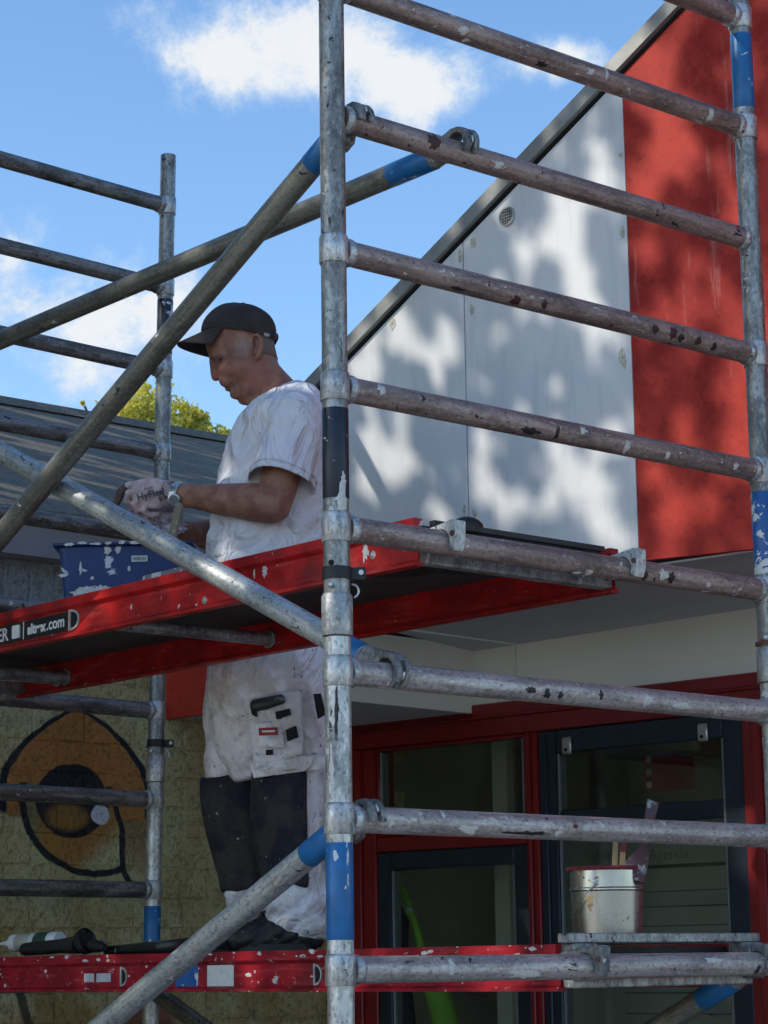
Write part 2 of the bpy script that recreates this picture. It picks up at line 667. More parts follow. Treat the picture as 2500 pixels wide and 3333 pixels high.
# strokes near the bottom left
st1 = ((y - 1.075 - (1.66 - z) * 0.0).abs() * -1.0 + 0.018).ss(-0.006, 0.006) * z.ss(1.62, 1.58)
st2 = ((y - 1.165 - (1.60 - z) * 0.32).abs() * -1.0 + 0.017).ss(-0.006, 0.006) * z.ss(1.62, 1.58)
org = (1.065 - y).ss(0.0, 0.01) * z.ss(1.62, 1.58)
base = m.mix(org * 0.8, base, (0.30, 0.14, 0.03))
redp = y.ss(1.56, 1.60) * z.ss(1.56, 1.54) * y.ss(1.80, 1.74)
base = m.mix(redp * 0.8, base, (0.20, 0.05, 0.04))
ink = line1.max(line2).max(tail).max(st1 * 0.85).max(st2 * 0.85)
base = m.mix(ink, base, (0.011, 0.013, 0.017))
base = m.mix(hl, base, (0.72, 0.74, 0.78))
gr2 = m.noise(P, 62, 3, 0.6)
base = m.mix(gr2.ss(0.50, 0.36) * 0.42, base, (0.07, 0.06, 0.04))
m.col(base)
m.bump(grain * 0.6 + gr2, 1.0, 0.015)
M_mural = m

M_roof = Mat('grey_green_roof_felt', 0.9)
v = M_roof.pos()
n = M_roof.noise(v, 45, 5, 0.7)
n2 = M_roof.noise(v, 2.2, 4, 0.6)
c = M_roof.mix(n.ss(0.32, 0.7), (0.24, 0.20, 0.145), (0.115, 0.098, 0.072))
c = M_roof.mix(n2.ss(0.5, 0.7) * 0.6, c, (0.20, 0.19, 0.14))
M_roof.col(c)
M_roof.bump(n, 0.9, 0.012)
M_eave = simple('lilac_grey_eave_board', (0.33, 0.31, 0.32), 0.6, 0, 0.1, 4, 0.05)
M_ground = simple('concrete_paving', (0.44, 0.40, 0.355), 0.85, 0, 0.35, 2.2, 0.3, 0.004)


def glass_mat(name, tint):
    m = bpy.data.materials.new(name)
    m.use_nodes = True
    nt = m.node_tree
    nt.nodes.clear()
    out = nt.nodes.new('ShaderNodeOutputMaterial')
    tr = nt.nodes.new('ShaderNodeBsdfTransparent')
    tr.inputs[0].default_value = (*tint, 1)
    gl = nt.nodes.new('ShaderNodeBsdfGlossy')
    gl.inputs['Roughness'].default_value = 0.015
    ge = nt.nodes.new('ShaderNodeNewGeometry')
    dp = nt.nodes.new('ShaderNodeVectorMath')
    dp.operation = 'DOT_PRODUCT'
    nt.links.new(ge.outputs['Normal'], dp.inputs[0])
    nt.links.new(ge.outputs['Incoming'], dp.inputs[1])
    cs = S(nt, dp.outputs['Value']).abs()
    fr = (1.0 - cs).max(0.0).pow(5.0) * 0.96 + 0.042
    mx = nt.nodes.new('ShaderNodeMixShader')
    nt.links.new(fr.k, mx.inputs[0])
    nt.links.new(tr.outputs[0], mx.inputs[1])
    nt.links.new(gl.outputs[0], mx.inputs[2])
    nt.links.new(mx.outputs[0], out.inputs['Surface'])
    return m


M_glass = glass_mat('window_glass', (0.86, 0.90, 0.88))

# ------------------------------------------------------------------ ground
mb = MB()
mb.add([(-150, -150, 0), (150, -150, 0), (150, 150, 0), (-150, 150, 0)], [(0, 1, 2, 3)])
g = put('ground', mb, M_ground)
tag(g, 'paved ground below the scaffold', kind='structure')

# ------------------------------------------------------------------ school building (turned five degrees from the tower)
FA = math.radians(5.0)
FE = Vector((math.cos(FA), math.sin(FA), 0))           # along the facade, to the right
FN = Vector((math.sin(FA), -math.cos(FA), 0))          # towards the yard
FP = Vector((-1.0, 1.9, 0))
MF = frame(FP, FE, -FN, Vector((0, 0, 1)))             # local x along, y into the building, z up


def ztrim(s):
    return 3.55 + 0.5600 * (s + 1.099)


school = thing('school_building', FP, 'school building with sloping white and red panelled fascia over red framed windows', 'building')


def spart(name, mb_, mat_, parent=school):
    return put(name, mb_, mat_, parent, MF)


def panel(s0, s1, zb0, zb1, y0=0.0, y1=0.02, drop=0.0):
    return MB().prism([(s0, zb0), (s1, zb1), (s1, ztrim(s1) - drop), (s0, ztrim(s0) - drop)], y0, y1)


FB = lambda s: 2.75 - 0.046 * (s - 0.043)
o = spart('fascia_panel', panel(-1.19, -0.5955, 2.752, 2.752), M_panel)
o['label'] = 'white left fascia panel with wedge top'
o = spart('fascia_panel', panel(-0.5905, 0.0425, 2.752, 2.752), M_panel)
o['label'] = 'white middle fascia panel with round vent'
o = spart('fascia_panel', panel(0.0475, 2.6, FB(0.0475), FB(2.6), -0.003, 0.02), M_redwall)
o['label'] = 'weathered red fascia panel'
spart('fascia_backing', panel(-1.185, 2.59, 2.760, 2.700, 0.0205, 0.05), M_dark)
# dark strip painting the shade under the verge trim, then the trim
sl = 0.56
mbt = MB().prism([(-1.55, ztrim(-1.55) + 0.004), (2.6, ztrim(2.6) + 0.004), (2.6, ztrim(2.6) + 0.022), (-1.55, ztrim(-1.55) + 0.022)], -0.004, 0.06)
spart('trim_shadow_strip', mbt, M_dark)
mbt = MB().prism([(-1.52, ztrim(-1.52) + 0.016), (2.6, ztrim(2.6) + 0.016), (2.6, ztrim(2.6) + 0.066), (-1.52, ztrim(-1.52) + 0.066)], -0.022, 0.03)
spart('roof_trim', mbt, M_trim)
# roof behind the verge
mbt = MB().prism([(-1.50, ztrim(-1.50) - 0.02), (2.6, ztrim(2.6) - 0.02), (2.6, ztrim(2.6) + 0.060), (-1.50, ztrim(-1.50) + 0.060)], 0.0605, 6.0)
spart('roof', mbt, M_roof)
mbt = MB().prism([(-1.189, 2.752), (-1.180, 2.752), (-1.180, ztrim(-1.18) - 0.03), (-1.189, ztrim(-1.189) - 0.03)], 0.021, 3.0)
spart('end_wall', mbt, M_trim)
# filler patches round the panel fixings
M_fill = simple('yellowish_filler', (0.66, 0.63, 0.50), 0.7, 0, 0.4, 60)
for (px, py, rx, rz) in [(1278, 1052, .016, .022), (1498, 835, .010, .024), (1540, 790, .016, .020), (1535, 1010, .010, .018), (1512, 1665, .008, .022), (1545, 1675, .010, .018), (2022, 505, .010, .014), (2026, 755, .010, .018), (2028, 1165, .014, .034)]:
    q = MF.inverted() @ onp(px, py, FP, FN)
    n_ = 11
    poly = [(q.x + rx * (0.6 + 0.6 * rnd.random()) * math.cos(2 * PI * k / n_), q.z + rz * (0.6 + 0.6 * rnd.random()) * math.sin(2 * PI * k / n_)) for k in range(n_)]
    spart('filler_patch', MB().prism(poly, -0.0012, 0.001), M_fill)
    spart('screw', MB().lathe([(0.0018, 0), (0.0018, 0.0016)], 8, Matrix.Translation((q.x, -0.0008, q.z)) @ Matrix.Rotation(PI / 2, 4, 'X')), M_rust)
# round vent
q = MF.inverted() @ onp(1653, 705, FP, FN)
MV = Matrix.Translation((q.x, 0, q.z)) @ Matrix.Rotation(PI / 2, 4, 'X')
vent = spart('vent', MB().lathe([(0.030, 0), (0.030, 0.007), (0.024, 0.008), (0.024, 0.001)], 28, MV, cap=False), M_steel)
spart('vent_recess', MB().lathe([(0.0245, 0.0005), (0.0245, 0.0015)], 24, MV), M_dark, vent)
for k in range(-2, 3):
    w = math.sqrt(max(0.0242 ** 2 - (k * 0.009) ** 2, 0))
    spart('vent_bar', MB().box((q.x - w, -0.0055, q.z + k * 0.009 - 0.0014), (q.x + w, -0.004, q.z + k * 0.009 + 0.0014)), M_steel, vent)
    spart('vent_bar', MB().box((q.x + k * 0.009 - 0.0014, -0.0068, q.z - w), (q.x + k * 0.009 + 0.0014, -0.0056, q.z + w)), M_steel, vent)

# soffit, bulkhead and recessed wall
OFF = 0.75
mbt = MB()
mbt.add([(-1.255, 0.0206, 2.752), (2.6, 0.0206, 2.70), (2.6, OFF, 2.742), (-1.255, OFF, 2.697),
         (-1.255, 0.0206, 2.772), (2.6, 0.0206, 2.72), (2.6, OFF, 2.762), (-1.255, OFF, 2.717)],
        [(0, 1, 2, 3), (7, 6, 5, 4), (0, 4, 5, 1), (1, 5, 6, 2), (2, 6, 7, 3), (3, 7, 4, 0)])
spart('soffit', mbt, M_soffit)
spart('soffit_batten', MB().box((-1.06, 0.03, 2.696), (-1.055, OFF - 0.002, 2.702)), M_beige)
# beige upright strip between soffit and window head
spart('beige_wall', MB().box((-1.257, OFF, 2.512), (-1.066, OFF + 0.03, 2.735)), M_beige)
spart('beige_wall', MB().box((-1.063, OFF, 2.512), (2.6, OFF + 0.03, 2.745)), M_beige)
# lower bulkhead against the block wall: beige return, red front, grey underside
spart('bulkhead_return', MB().box((-1.275, 0.03, 2.484), (-1.257, OFF + 0.02, 2.715)), M_beige)
spart('bulkhead_underside', MB().box((-2.02, 0.022, 2.487), (-1.2755, OFF + 0.02, 2.50)), M_soffit)
o = spart('bulkhead_front', MB().box((-1.984, 0.0, 2.476), (-1.257, 0.0215, 2.80)), M_redwall)
o['label'] = 'low red fascia board beside the block wall'
spart('bulkhead_top', MB().box((-1.98, 0.0225, 2.785), (-1.26, OFF + 0.6, 2.80)), M_roof)

# window wall: red frames with dark blue sashes; all in plane y = OFF
def bar(parent, name, x0, x1, z0, z1, y0, y1, mat_):
    me = MB().box((x0, y0, z0), (x1, y1, z1)).mesh(name)
    return put(name, bevel(me, 0.004, 1), mat_, parent, MF)


Y0 = OFF
ZB = 0.35
head = bar(school, 'window_head', -1.93, 2.6, 2.400, 2.5115, Y0 - 0.012, Y0 + 0.09, M_redfr)
bar(head, 'head_moulding', -1.93, 2.6, 2.458, 2.470, Y0 - 0.024, Y0 - 0.0125, M_redfr)
for nm, x0, x1 in (('jamb', -1.86, -1.722), ('mullion', -1.030, -0.975), ('jamb', -0.158, -0.02)):
    j = bar(school, nm, x0, x1, ZB, 2.3995, Y0 - 0.010, Y0 + 0.09, M_redfr)
    w = x1 - x0
    bar(j, 'moulding', x0 + w * 0.30, x0 + w * 0.55, ZB, 2.3995, Y0 - 0.022, Y0 - 0.0105, M_redfr)
bar(school, 'transom', -1.7215, -1.0305, 2.035, 2.088, Y0 - 0.008, Y0 + 0.09, M_redfr)


def window(x0, x1, z0, z1, w, mat_, label, y=Y0 - 0.003, depth=0.05, seal=True):
    """a glazed sash: frame bars, seals and a pane"""
    t = bar(school, 'window', x0, x0 + w, z0, z1, y, y + depth, mat_)
    t['label'] = label
    bar(t, 'sash_bar', x1 - w, x1, z0, z1, y, y + depth, mat_)
    bar(t, 'sash_bar', x0 + w + 0.0005, x1 - w - 0.0005, z1 - w, z1, y + 0.001, y + depth, mat_)
    bar(t, 'sash_bar', x0 + w + 0.0005, x1 - w - 0.0005, z0, z0 + w, y + 0.001, y + depth, mat_)
    if seal:
        bar(t, 'seal', x0 + w + 0.001, x0 + w + 0.009, z0 + w + 0.001, z1 - w - 0.001, y + 0.003, y + depth - 0.004, M_seal)
        bar(t, 'seal', x1 - w - 0.010, x1 - w - 0.001, z0 + w + 0.001, z1 - w - 0.001, y + 0.003, y + depth - 0.004, M_seal)
    put('pane', MB().box((x0 + w, y + 0.012, z0 + w), (x1 - w, y + 0.016, z1 - w)), M_glass, t, MF)
    return t


window(-1.7215, -1.0305, 2.0885, 2.3995, 0.012, M_redfr, 'fixed pane above the transom', seal=True)
window(-1.7215, -1.0305, ZB, 2.0345, 0.062, M_bluefr, 'dark blue lower sash behind the lime jacket')
wr = window(-0.9745, -0.1585, ZB, 2.418 - 0.019, 0.075, M_bluefr, 'tall dark blue sash with whiteboard behind it', y=Y0 - 0.004)
bar(wr, 'rail', -0.8985, -0.2345, 2.078, 2.136, Y0 + 0.002, Y0 + 0.045, M_bluefr)
bar(wr, 'sash_moulding', -0.945, -0.936, ZB + 0.02, 2.38, Y0 - 0.012, Y0 - 0.0045, M_bluefr)
for sx in (-0.845, -0.300):
    l_ = bar(wr, 'latch', sx - 0.020, sx + 0.018, 2.315, 2.372, Y0 - 0.016, Y0 - 0.0045, M_steel)
    put('latch_hole', MB().lathe([(0.006, 0), (0.006, 0.0022)], 12, Matrix.Translation((sx - 0.002, Y0 - 0.0155, 2.330)) @ Matrix.Rotation(PI / 2, 4, 'X')), M_dark, l_, MF)
# right of the window the block wall of the school goes on
spart('pier', MB().box((-0.0195, OFF + 0.0, 0), (2.6, OFF + 0.06, 2.3995)), M_redfr)
# the room behind
RB = OFF + 2.3
spart('room_wall', MB().box((-2.4, RB, 0), (-1.0, RB + 0.05, 3.0)), M_room)
spart('room_wall', MB().box((-1.0, RB, 0), (2.6, RB + 0.05, 1.0)), M_room)
spart('room_wall', MB().box((-1.0, RB, 1.0), (1.2, RB + 0.05, 3.0)), M_room)
spart('room_wall', MB().box((1.2, RB, 1.75), (2.6, RB + 0.05, 3.0)), M_room)  # gap left in the unseen back wall, added to let daylight in
spart('room_wall', MB().box((-2.45, OFF + 0.1, 0), (-2.40, RB, 3.0)), M_room)
spart('room_wall', MB().box((2.55, OFF + 0.1, 0), (2.6, RB, 3.0)), M_room)
spart('room_ceiling', MB().box((-2.4, OFF + 0.1, 2.62), (2.6, RB, 2.66)), M_room)
spart('room_floor', MB().box((-2.4, OFF + 0.1, 0.02), (2.6, RB, 0.06)), M_roomd)
ra_, rb_ = MF.inverted() @ onp(1606, 2700, FP - FN * (OFF + 0.35), FN), MF.inverted() @ onp(1654, 2700, FP - FN * (OFF + 0.35), FN)
spart('room_post', MB().box((ra_.x, OFF + 0.35, 0.06), (rb_.x, OFF + 0.39, 2.61)), M_room)
spart('room_pipe', MB().chain([MF.inverted() @ onp(2150, 2442, FP - FN * (OFF + 0.6), FN), MF.inverted() @ onp(2500, 2488, FP - FN * (OFF + 0.6), FN)], [0.006, 0.006], 10), M_steel)

# whiteboard with the holiday agenda, and a red poster
WBO = OFF + 0.42
WP = FP - FN * WBO


def onwb(px, py):
    return MF.inverted() @ onp(px, py, WP, FN)


w0, w1 = onwb(1815, 2800), onwb(2420, 2800)
MWB = MF @ Matrix.Translation((w0.x, WBO, 0))
WBW = w1.x - w0.x
wb = thing('whiteboard', MWB @ Vector((0, 0, 1.2)), 'ruled whiteboard with handwritten agenda behind the right window', 'whiteboard')
M_board = simple('ruled_board', (0.34, 0.33, 0.26), 0.5, 0, 0.1, 3)
put('board', MB().box((-0.02, 0, 1.0), (WBW, 0.012, onwb(2000, 2745).z + 0.06)), M_board, wb, MWB)
M_ink = Mat('ink', 0.7).col((0.03, 0.04, 0.035))
M_faint = Mat('faint_marker', 0.7).col((0.16, 0.155, 0.13))
M_green = Mat('green_ink', 0.7).col((0.015, 0.07, 0.04))
zg = onwb(2120, 2822).z
put('green_rule', MB().box((-0.02, -0.002, zg - 0.006), (WBW, 0.0005, zg + 0.006)), M_green, wb, MWB)
for py in (2900, 2950, 3013, 3070, 3232, 3300):
    zz = onwb(2200, py).z
    put('ruled_line', MB().box((0.0 if py < 3100 else 0.28, -0.0015, zz - 0.0014), (WBW, 0.0005, zz + 0.0016)), M_ink, wb, MWB)
put('ruled_margin', MB().box((0.03, -0.0015, 1.0), (0.0325, 0.0005, onwb(2000, 2745).z + 0.05)), M_ink, wb, MWB)
for txt, px in (('Vakantie', 1900), ('Agenda', 2112)):
    tw = onwb(px, 2800)
    tm = text_mesh(txt, 0.056, 0.0006, -0.0010)
    put('lettering', tm, M_faint, wb, MF @ Matrix.Translation((tw.x, WBO - 0.002, tw.z)) @ Matrix.Rotation(PI / 2, 4, 'X'))
POO = OFF + 0.75
p0_, p1_ = MF.inverted() @ onp(2098, 2580, FP - FN * POO, FN), MF.inverted() @ onp(2257, 2449, FP - FN * POO, FN)
MPO = MF @ Matrix.Translation((p0_.x, POO, p0_.z - 2.2))
PWD, PHT = p1_.x - p0_.x, p1_.z - p0_.z
M_post = simple('red_poster', (0.42, 0.04, 0.04), 0.5, 0, 0.3, 6)
po = thing('poster', MPO @ Vector((0, 0, 2.2)), 'dark red poster with white squares behind the right window', 'poster')
put('sheet', MB().box((0, 0, 2.20), (PWD, 0.004, 2.2 + PHT)), M_post, po, MPO)
for k, zz in enumerate((2.215, 2.26, 2.305)):
    put('print_square', MB().box((0.012, -0.0015, zz), (0.034, 0.0005, zz + 0.022)), M_white, po, MPO)

# ------------------------------------------------------------------ block building on the left (mural)
XM = -2.976
blockb = thing('block_building', (XM, 1.5, 0), 'low block building with an eye mural and a grey sloping roof', 'building')
wall = put('wall', MB().box((XM - 0.3, -4.0, 0), (XM - 0.0042, 2.75, 2.963)), M_mural, blockb)
me_b = bevel(MB().box((-0.0065, -0.0972, -0.0472), (0.0, 0.0972, 0.0472)).mesh('block'), 0.003, 1)
me_h = bevel(MB().box((-0.0065, -0.0465, -0.0465), (0.0, 0.0465, 0.0465)).mesh('half_block'), 0.003, 1)
me_s = bevel(MB().box((-0.0065, -0.0445, -0.0925), (0.0, 0.0445, 0.0925)).mesh('soldier_block'), 0.003, 1)
for me_ in (me_b, me_h, me_s):
    me_.materials.append(M_mural.m)
for k in range(-5, 10):
    zc = 1.828 + 0.1 * k
    j0 = 0.80 + (0.1 if k % 2 else 0.0)
    yy = j0
    while yy < 2.62:
        put('block', me_b, None, wall, Matrix.Translation((XM + rnd.uniform(-0.0012, 0.0012), yy + 0.1, zc)))
        yy += 0.2
for i in range(19):
    put('block', me_s, None, wall, Matrix.Translation((XM + rnd.uniform(-0.001, 0.001), 0.835 + 0.0985 * i, 2.868)))
put('eave_board', MB().box((XM - 0.02, -4.0, 2.9635), (-2.90, 2.7, 3.088)), M_eave, blockb)
mbt = MB().prism([(-2.86, 3.085), (-2.875, 3.115), (-5.5, 4.205), (-5.56, 4.165)], -4.0, 7.0)
roof = put('roof', mbt, M_roof, blockb)
put('ridge_capping', MB().prism([(-5.42, 4.182), (-5.5, 4.240), (-5.60, 4.2), (-5.57, 4.16)], -4.0, 7.0), M_roof, roof)
put('back_wall', MB().box((-6.4, -4.0, 0), (-6.1, 7.0, 3.6)), M_mural, blockb)


# ------------------------------------------------------------------ trees
def leaf_mesh(name, pts, size, cols=None, seed=1):
    r = np.random.RandomState(seed)
    n_ = len(pts)
    a = r.normal(size=(n_, 3)); a /= np.linalg.norm(a, axis=1)[:, None]
    b = r.normal(size=(n_, 3)); b -= (a * b).sum(1)[:, None] * a; b /= np.linalg.norm(b, axis=1)[:, None]
    s = size * r.uniform(0.6, 1.3, n_)[:, None]
    c = np.cross(a, b)
    V = np.empty((n_, 4, 3))
    V[:, 0] = pts - a * s * 0.5
    V[:, 1] = pts + b * s * 0.32 + c * s * 0.06
    V[:, 2] = pts + a * s * 0.5
    V[:, 3] = pts - b * s * 0.32 + c * s * 0.06
    me = bpy.data.meshes.new(name)
    me.vertices.add(n_ * 4)
    me.vertices.foreach_set('co', V.reshape(-1))
    me.loops.add(n_ * 4)
    me.loops.foreach_set('vertex_index', np.arange(n_ * 4, dtype=np.int32))
    me.polygons.add(n_)
    me.polygons.foreach_set('loop_start', np.arange(0, n_ * 4, 4, dtype=np.int32))
    me.polygons.foreach_set('loop_total', np.full(n_, 4, dtype=np.int32))
    me.update()
    me.validate()
    return me


def leaf_mat(name, ca, cb, trans=0.35):
    m = Mat(name, 0.6)
    v = m.pos()
    n = m.noise(v, 1.7, 3)
    n2 = m.noise(v, 9, 2)
    c = m.mix((n * 0.6 + n2 * 0.4).ss(0.36, 0.64), ca, cb)
    m.col(c)
    tl = m.nt.nodes.new('ShaderNodeBsdfTranslucent')
    m.nt.links.new(c, tl.inputs[0])
    mx = m.nt.nodes.new('ShaderNodeMixShader')
    mx.inputs[0].default_value = trans
    m.nt.links.new(m.b.outputs[0], mx.inputs[1])
    m.nt.links.new(tl.outputs[0], mx.inputs[2])
    m.nt.links.new(mx.outputs[0], m.nt.nodes['Material Output'].inputs['Surface'])
    return m


M_leafy = leaf_mat('yellow_green_leaf', (0.74, 0.64, 0.08), (0.44, 0.47, 0.14), 0.5)
M_leafd = leaf_mat('green_leaf', (0.06, 0.095, 0.02), (0.035, 0.06, 0.015), 0.2)
M_bark = simple('bark', (0.09, 0.075, 0.06), 0.9, 0, 0.5, 14, 0.8, 0.02)


def trunk_mesh(base, top, r0, limbs, seed):
    r = random.Random(seed)
    m_ = MB()
    base, top = Vector(base), Vector(top)
    m_.chain([base, base.lerp(top, 0.3) + Vector((r.uniform(-.1, .1), r.uniform(-.1, .1), 0)), base.lerp(top, 0.7), top], [r0 * 1.3, r0, r0 * 0.75, r0 * 0.35], 10)
    for e in limbs:
        t = r.uniform(0.55, 0.9)
        p = base.lerp(top, t)
        q = Vector(e)
        mid = p.lerp(q, 0.5) + Vector((0, 0, 0.08 * (q - p).length))
        m_.chain([p, mid, q], [r0 * 0.42, r0 * 0.25, r0 * 0.08], 7)
    return m_


# small autumn tree beyond the roof: crown heaps laid out by distance along chosen sight lines
def far_tree(px, py, dist, heaps_, seed, label):
    c0 = CAMP + pix(px, py) * dist
    t = thing('roadside_tree', (c0.x, c0.y, 0), label, 'tree')
    r = np.random.RandomState(seed)
    pts = []
    ends = []
    for hx, hy, hd, hr, n_ in heaps_:
        n_ = int(n_ * 1.5)
        c = CAMP + pix(hx, hy) * (dist + hd)
        ends.append(c)
        q = r.normal(size=(n_, 3))
        q /= np.linalg.norm(q, axis=1)[:, None]
        q *= hr * r.uniform(0.15, 1.0, n_)[:, None] ** 0.6
        # leafy twigs: pull leaves on to short sprigs
        k = r.randint(0, max(n_ // 22, 1), n_)
        sp = r.normal(size=(max(n_ // 22, 1), 3)); sp /= np.linalg.norm(sp, axis=1)[:, None]
        sp *= hr * r.uniform(0.3, 1.15, (len(sp), 1))
        q = q * 0.33 + sp[k]
        pts.append(q + np.array(c))
    pts = np.concatenate(pts)
    tk = trunk_mesh((c0.x, c0.y, 0), c0 + Vector((0, 0, -0.3)), 0.16, ends, seed)
    put('trunk', tk, M_bark, t, Matrix.Identity(4))
    put('crown', leaf_mesh('crown', pts, 0.05, seed=seed), M_leafy, t, Matrix.Identity(4))
    return t


far_tree(520, 1420, 21.0, [(430, 1375, 0, 0.33, 1500), (500, 1315, 0.3, 0.22, 700), (480, 1400, -.2, 0.30, 1300), (570, 1410, 0.2, 0.28, 1100),
                          (625, 1375, 0.1, 0.16, 420), (650, 1420, 0, 0.20, 600), (690, 1440, .2, .18, 400), (735, 1420, -.1, .10, 160), (560, 1480, 0, 0.4, 1000), (405, 1400, 0.4, 0.20, 500), (277, 1325, .3, .04, 24), (350, 1425, .3, .12, 120)], 5,
         'yellow green tree rising behind the grey roof')

# ------------------------------------------------------------------ scaffold tower
R = 0.0255
W = 1.2856
Z9 = 1.64
STEP = 0.28


def rz(k):
    return Z9 + (9 - k) * STEP


CX0, CY0, CTX, CTY, CZ9, CYAW = -2.5933, 1.41873, 0.00194, 0.01723, 1.88926, 0.0645


def ribbed(length, r=R, seg=40, rib=0.0006):
    m_ = MB()
    vs, fs = [], []
    for zc in (0, length):
        for k in range(seg):
            a = 2 * PI * k / seg
            rr = r - (rib if k % 4 == 0 else 0)
            vs.append((rr * math.cos(a), rr * math.sin(a), zc))
    for k in range(seg):
        k2 = (k + 1) % seg
        fs.append((k, k2, k2 + seg, k + seg))
    fs += [tuple(range(seg))[::-1], tuple(range(seg, 2 * seg))]
    return m_.add(vs, fs)


def smooth_tube(length, r=R, seg=32):
    return MB().lathe([(r - 0.002, 0), (r, 0.002), (r, length - 0.002), (r - 0.002, length)], seg)


def collar_mesh(h=0.058, r=0.0292):
    return MB().lathe([(R + 0.0003, -h / 2), (r - 0.001, -h / 2), (r, -h / 2 + 0.0015), (r, h / 2 - 0.005), (R + 0.0015, h / 2), (R + 0.0002, h / 2 + 0.001)], 32, cap=False)


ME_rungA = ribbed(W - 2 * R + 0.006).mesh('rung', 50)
ME_rungB = ribbed(W - 2 * R + 0.006).mesh('rung', 50)
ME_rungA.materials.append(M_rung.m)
ME_rungG = ribbed(W - 2 * R + 0.006).mesh('rung', 50)
ME_rungG.materials.append(M_rungG.m)
ME_rungB.materials.append(M_rungL.m)
ME_col = collar_mesh().mesh('collar')
ME_col.materials.append(M_std.m)
ME_weld = MB().lathe([(R + 0.0002, -0.010), (R + 0.0035, -0.004), (R + 0.0035, 0.003), (R + 0.0006, 0.010)], 28, cap=False).mesh('weld')
ME_weld.materials.append(M_std.m)


def scaffold_frame(P0, P1, tilt, zs, zbot, ztop, label, rung_me, plain=(), bands=(), socket=True, spigot=False, std=None):
    """ladder frame: two standards joined by rungs. P0 and P1 are the standards' axes at z = 2.5"""
    def at(P, z_):
        return Vector((P[0] + tilt[0] * (z_ - 2.5), P[1] + tilt[1] * (z_ - 2.5), z_))
    t = thing('scaffold_ladder', at(P0, zbot), label, 'scaffold ladder', 'ladder frames of the scaffold tower')
    stds = []
    for P in (P0, P1):
        a, b = at(P, zbot), at(P, ztop)
        st = put('standard', smooth_tube((b - a).length), std or M_std, t, along(a, b, Vector((0, 1, 0))))
        stds.append(st)
        if socket:                       # widened socket end at the bottom of an upper frame
            put('socket', MB().lathe([(R + 0.0003, 0.0), (0.0295, 0.0), (0.0302, 0.002), (0.0302, 0.076), (R + 0.001, 0.082)], 32, along(a, b, Vector((0, 1, 0))), cap=False), M_std, st)
        if spigot:
            put('spigot', MB().lathe([(R + 0.0002, 0), (0.0275, 0.001), (0.0275, 0.018), (R + 0.0003, 0.022)], 30, along(b, b + (b - a).normalized(), Vector((0, 1, 0))) @ Matrix.Translation((0, 0, -0.05)), cap=False), M_std, st)
    for i, zz in enumerate(zs):
        a, b = at(P0, zz), at(P1, zz)
        d = (b - a).normalized()
        rg = put('rung', rung_me, None, t, along(a + d * (R - 0.003), b))
        for st, p, dd in ((stds[0], a, d), (stds[1], b, -d)):
            if (i not in plain):
                put('collar', ME_col, None, st, along(p, p + Vector((tilt[0], tilt[1], 1)), Vector((0, 1, 0))))
            put('weld', ME_weld, None, rg, along(p + dd * 0.034, p + dd))
    for which, z0, z1, mat_, nm in bands:
        a, b = at((P0, P1)[which], z0), at((P0, P1)[which], z1)
        bd = put('colour_band', MB().lathe([(R + 0.0001, 0), (R + 0.0007, 0.001), (R + 0.0007, (b - a).length - 0.001), (R + 0.0001, (b - a).length)], 32, cap=False), mat_, stds[which], along(a, b, Vector((0, 1, 0))))
        bd['label'] = nm
    return t, stds, at


PA, PB = (0.0, 0.0), (0.0, W)
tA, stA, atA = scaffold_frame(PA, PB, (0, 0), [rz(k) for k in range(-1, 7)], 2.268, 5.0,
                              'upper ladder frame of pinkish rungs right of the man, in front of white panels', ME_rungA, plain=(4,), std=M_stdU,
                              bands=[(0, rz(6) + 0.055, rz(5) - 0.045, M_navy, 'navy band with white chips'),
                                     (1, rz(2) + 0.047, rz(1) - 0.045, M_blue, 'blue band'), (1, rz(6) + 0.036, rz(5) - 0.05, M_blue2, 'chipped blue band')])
tB, stB, atB = scaffold_frame(PA, PB, (0, 0), [rz(k) for k in range(7, 13)], 0.12, 2.267,
                              'lower ladder frame of grey rungs in front of the dark windows', ME_rungG, socket=False, spigot=False,
                              bands=[(0, rz(9) + 0.055, rz(8) - 0.045, M_blue, 'bright blue band')])
CD = Vector((math.sin(CYAW) * W, -math.cos(CYAW) * W))
PC = (CX0, CY0)
PD = (CX0 + CD.x, CY0 + CD.y)


def cz(k):
    return CZ9 + (9 - k) * STEP


ztopC = 4.325
tC, stC, atC = scaffold_frame(PC, PD, (CTX, CTY), [cz(k) for k in range(1, 8)], 2.225, cz(1) + 0.178,
                              'far upper ladder frame with grubby grey rungs against the sky, left of the man', ME_rungB, std=M_stdU,
                              bands=[(0, cz(3) + 0.05, cz(2) - 0.045, M_navy, 'black band')])
tD, stD, atD = scaffold_frame(PC, PD, (CTX, CTY), [cz(k) for k in range(8, 14)], 0.12, 2.224,
                              'far lower ladder frame with dark rungs in front of the eye mural', ME_rungB, socket=False,
                              bands=[(0, cz(10) + 0.04, cz(9) - 0.05, M_blue, 'dark blue band')])


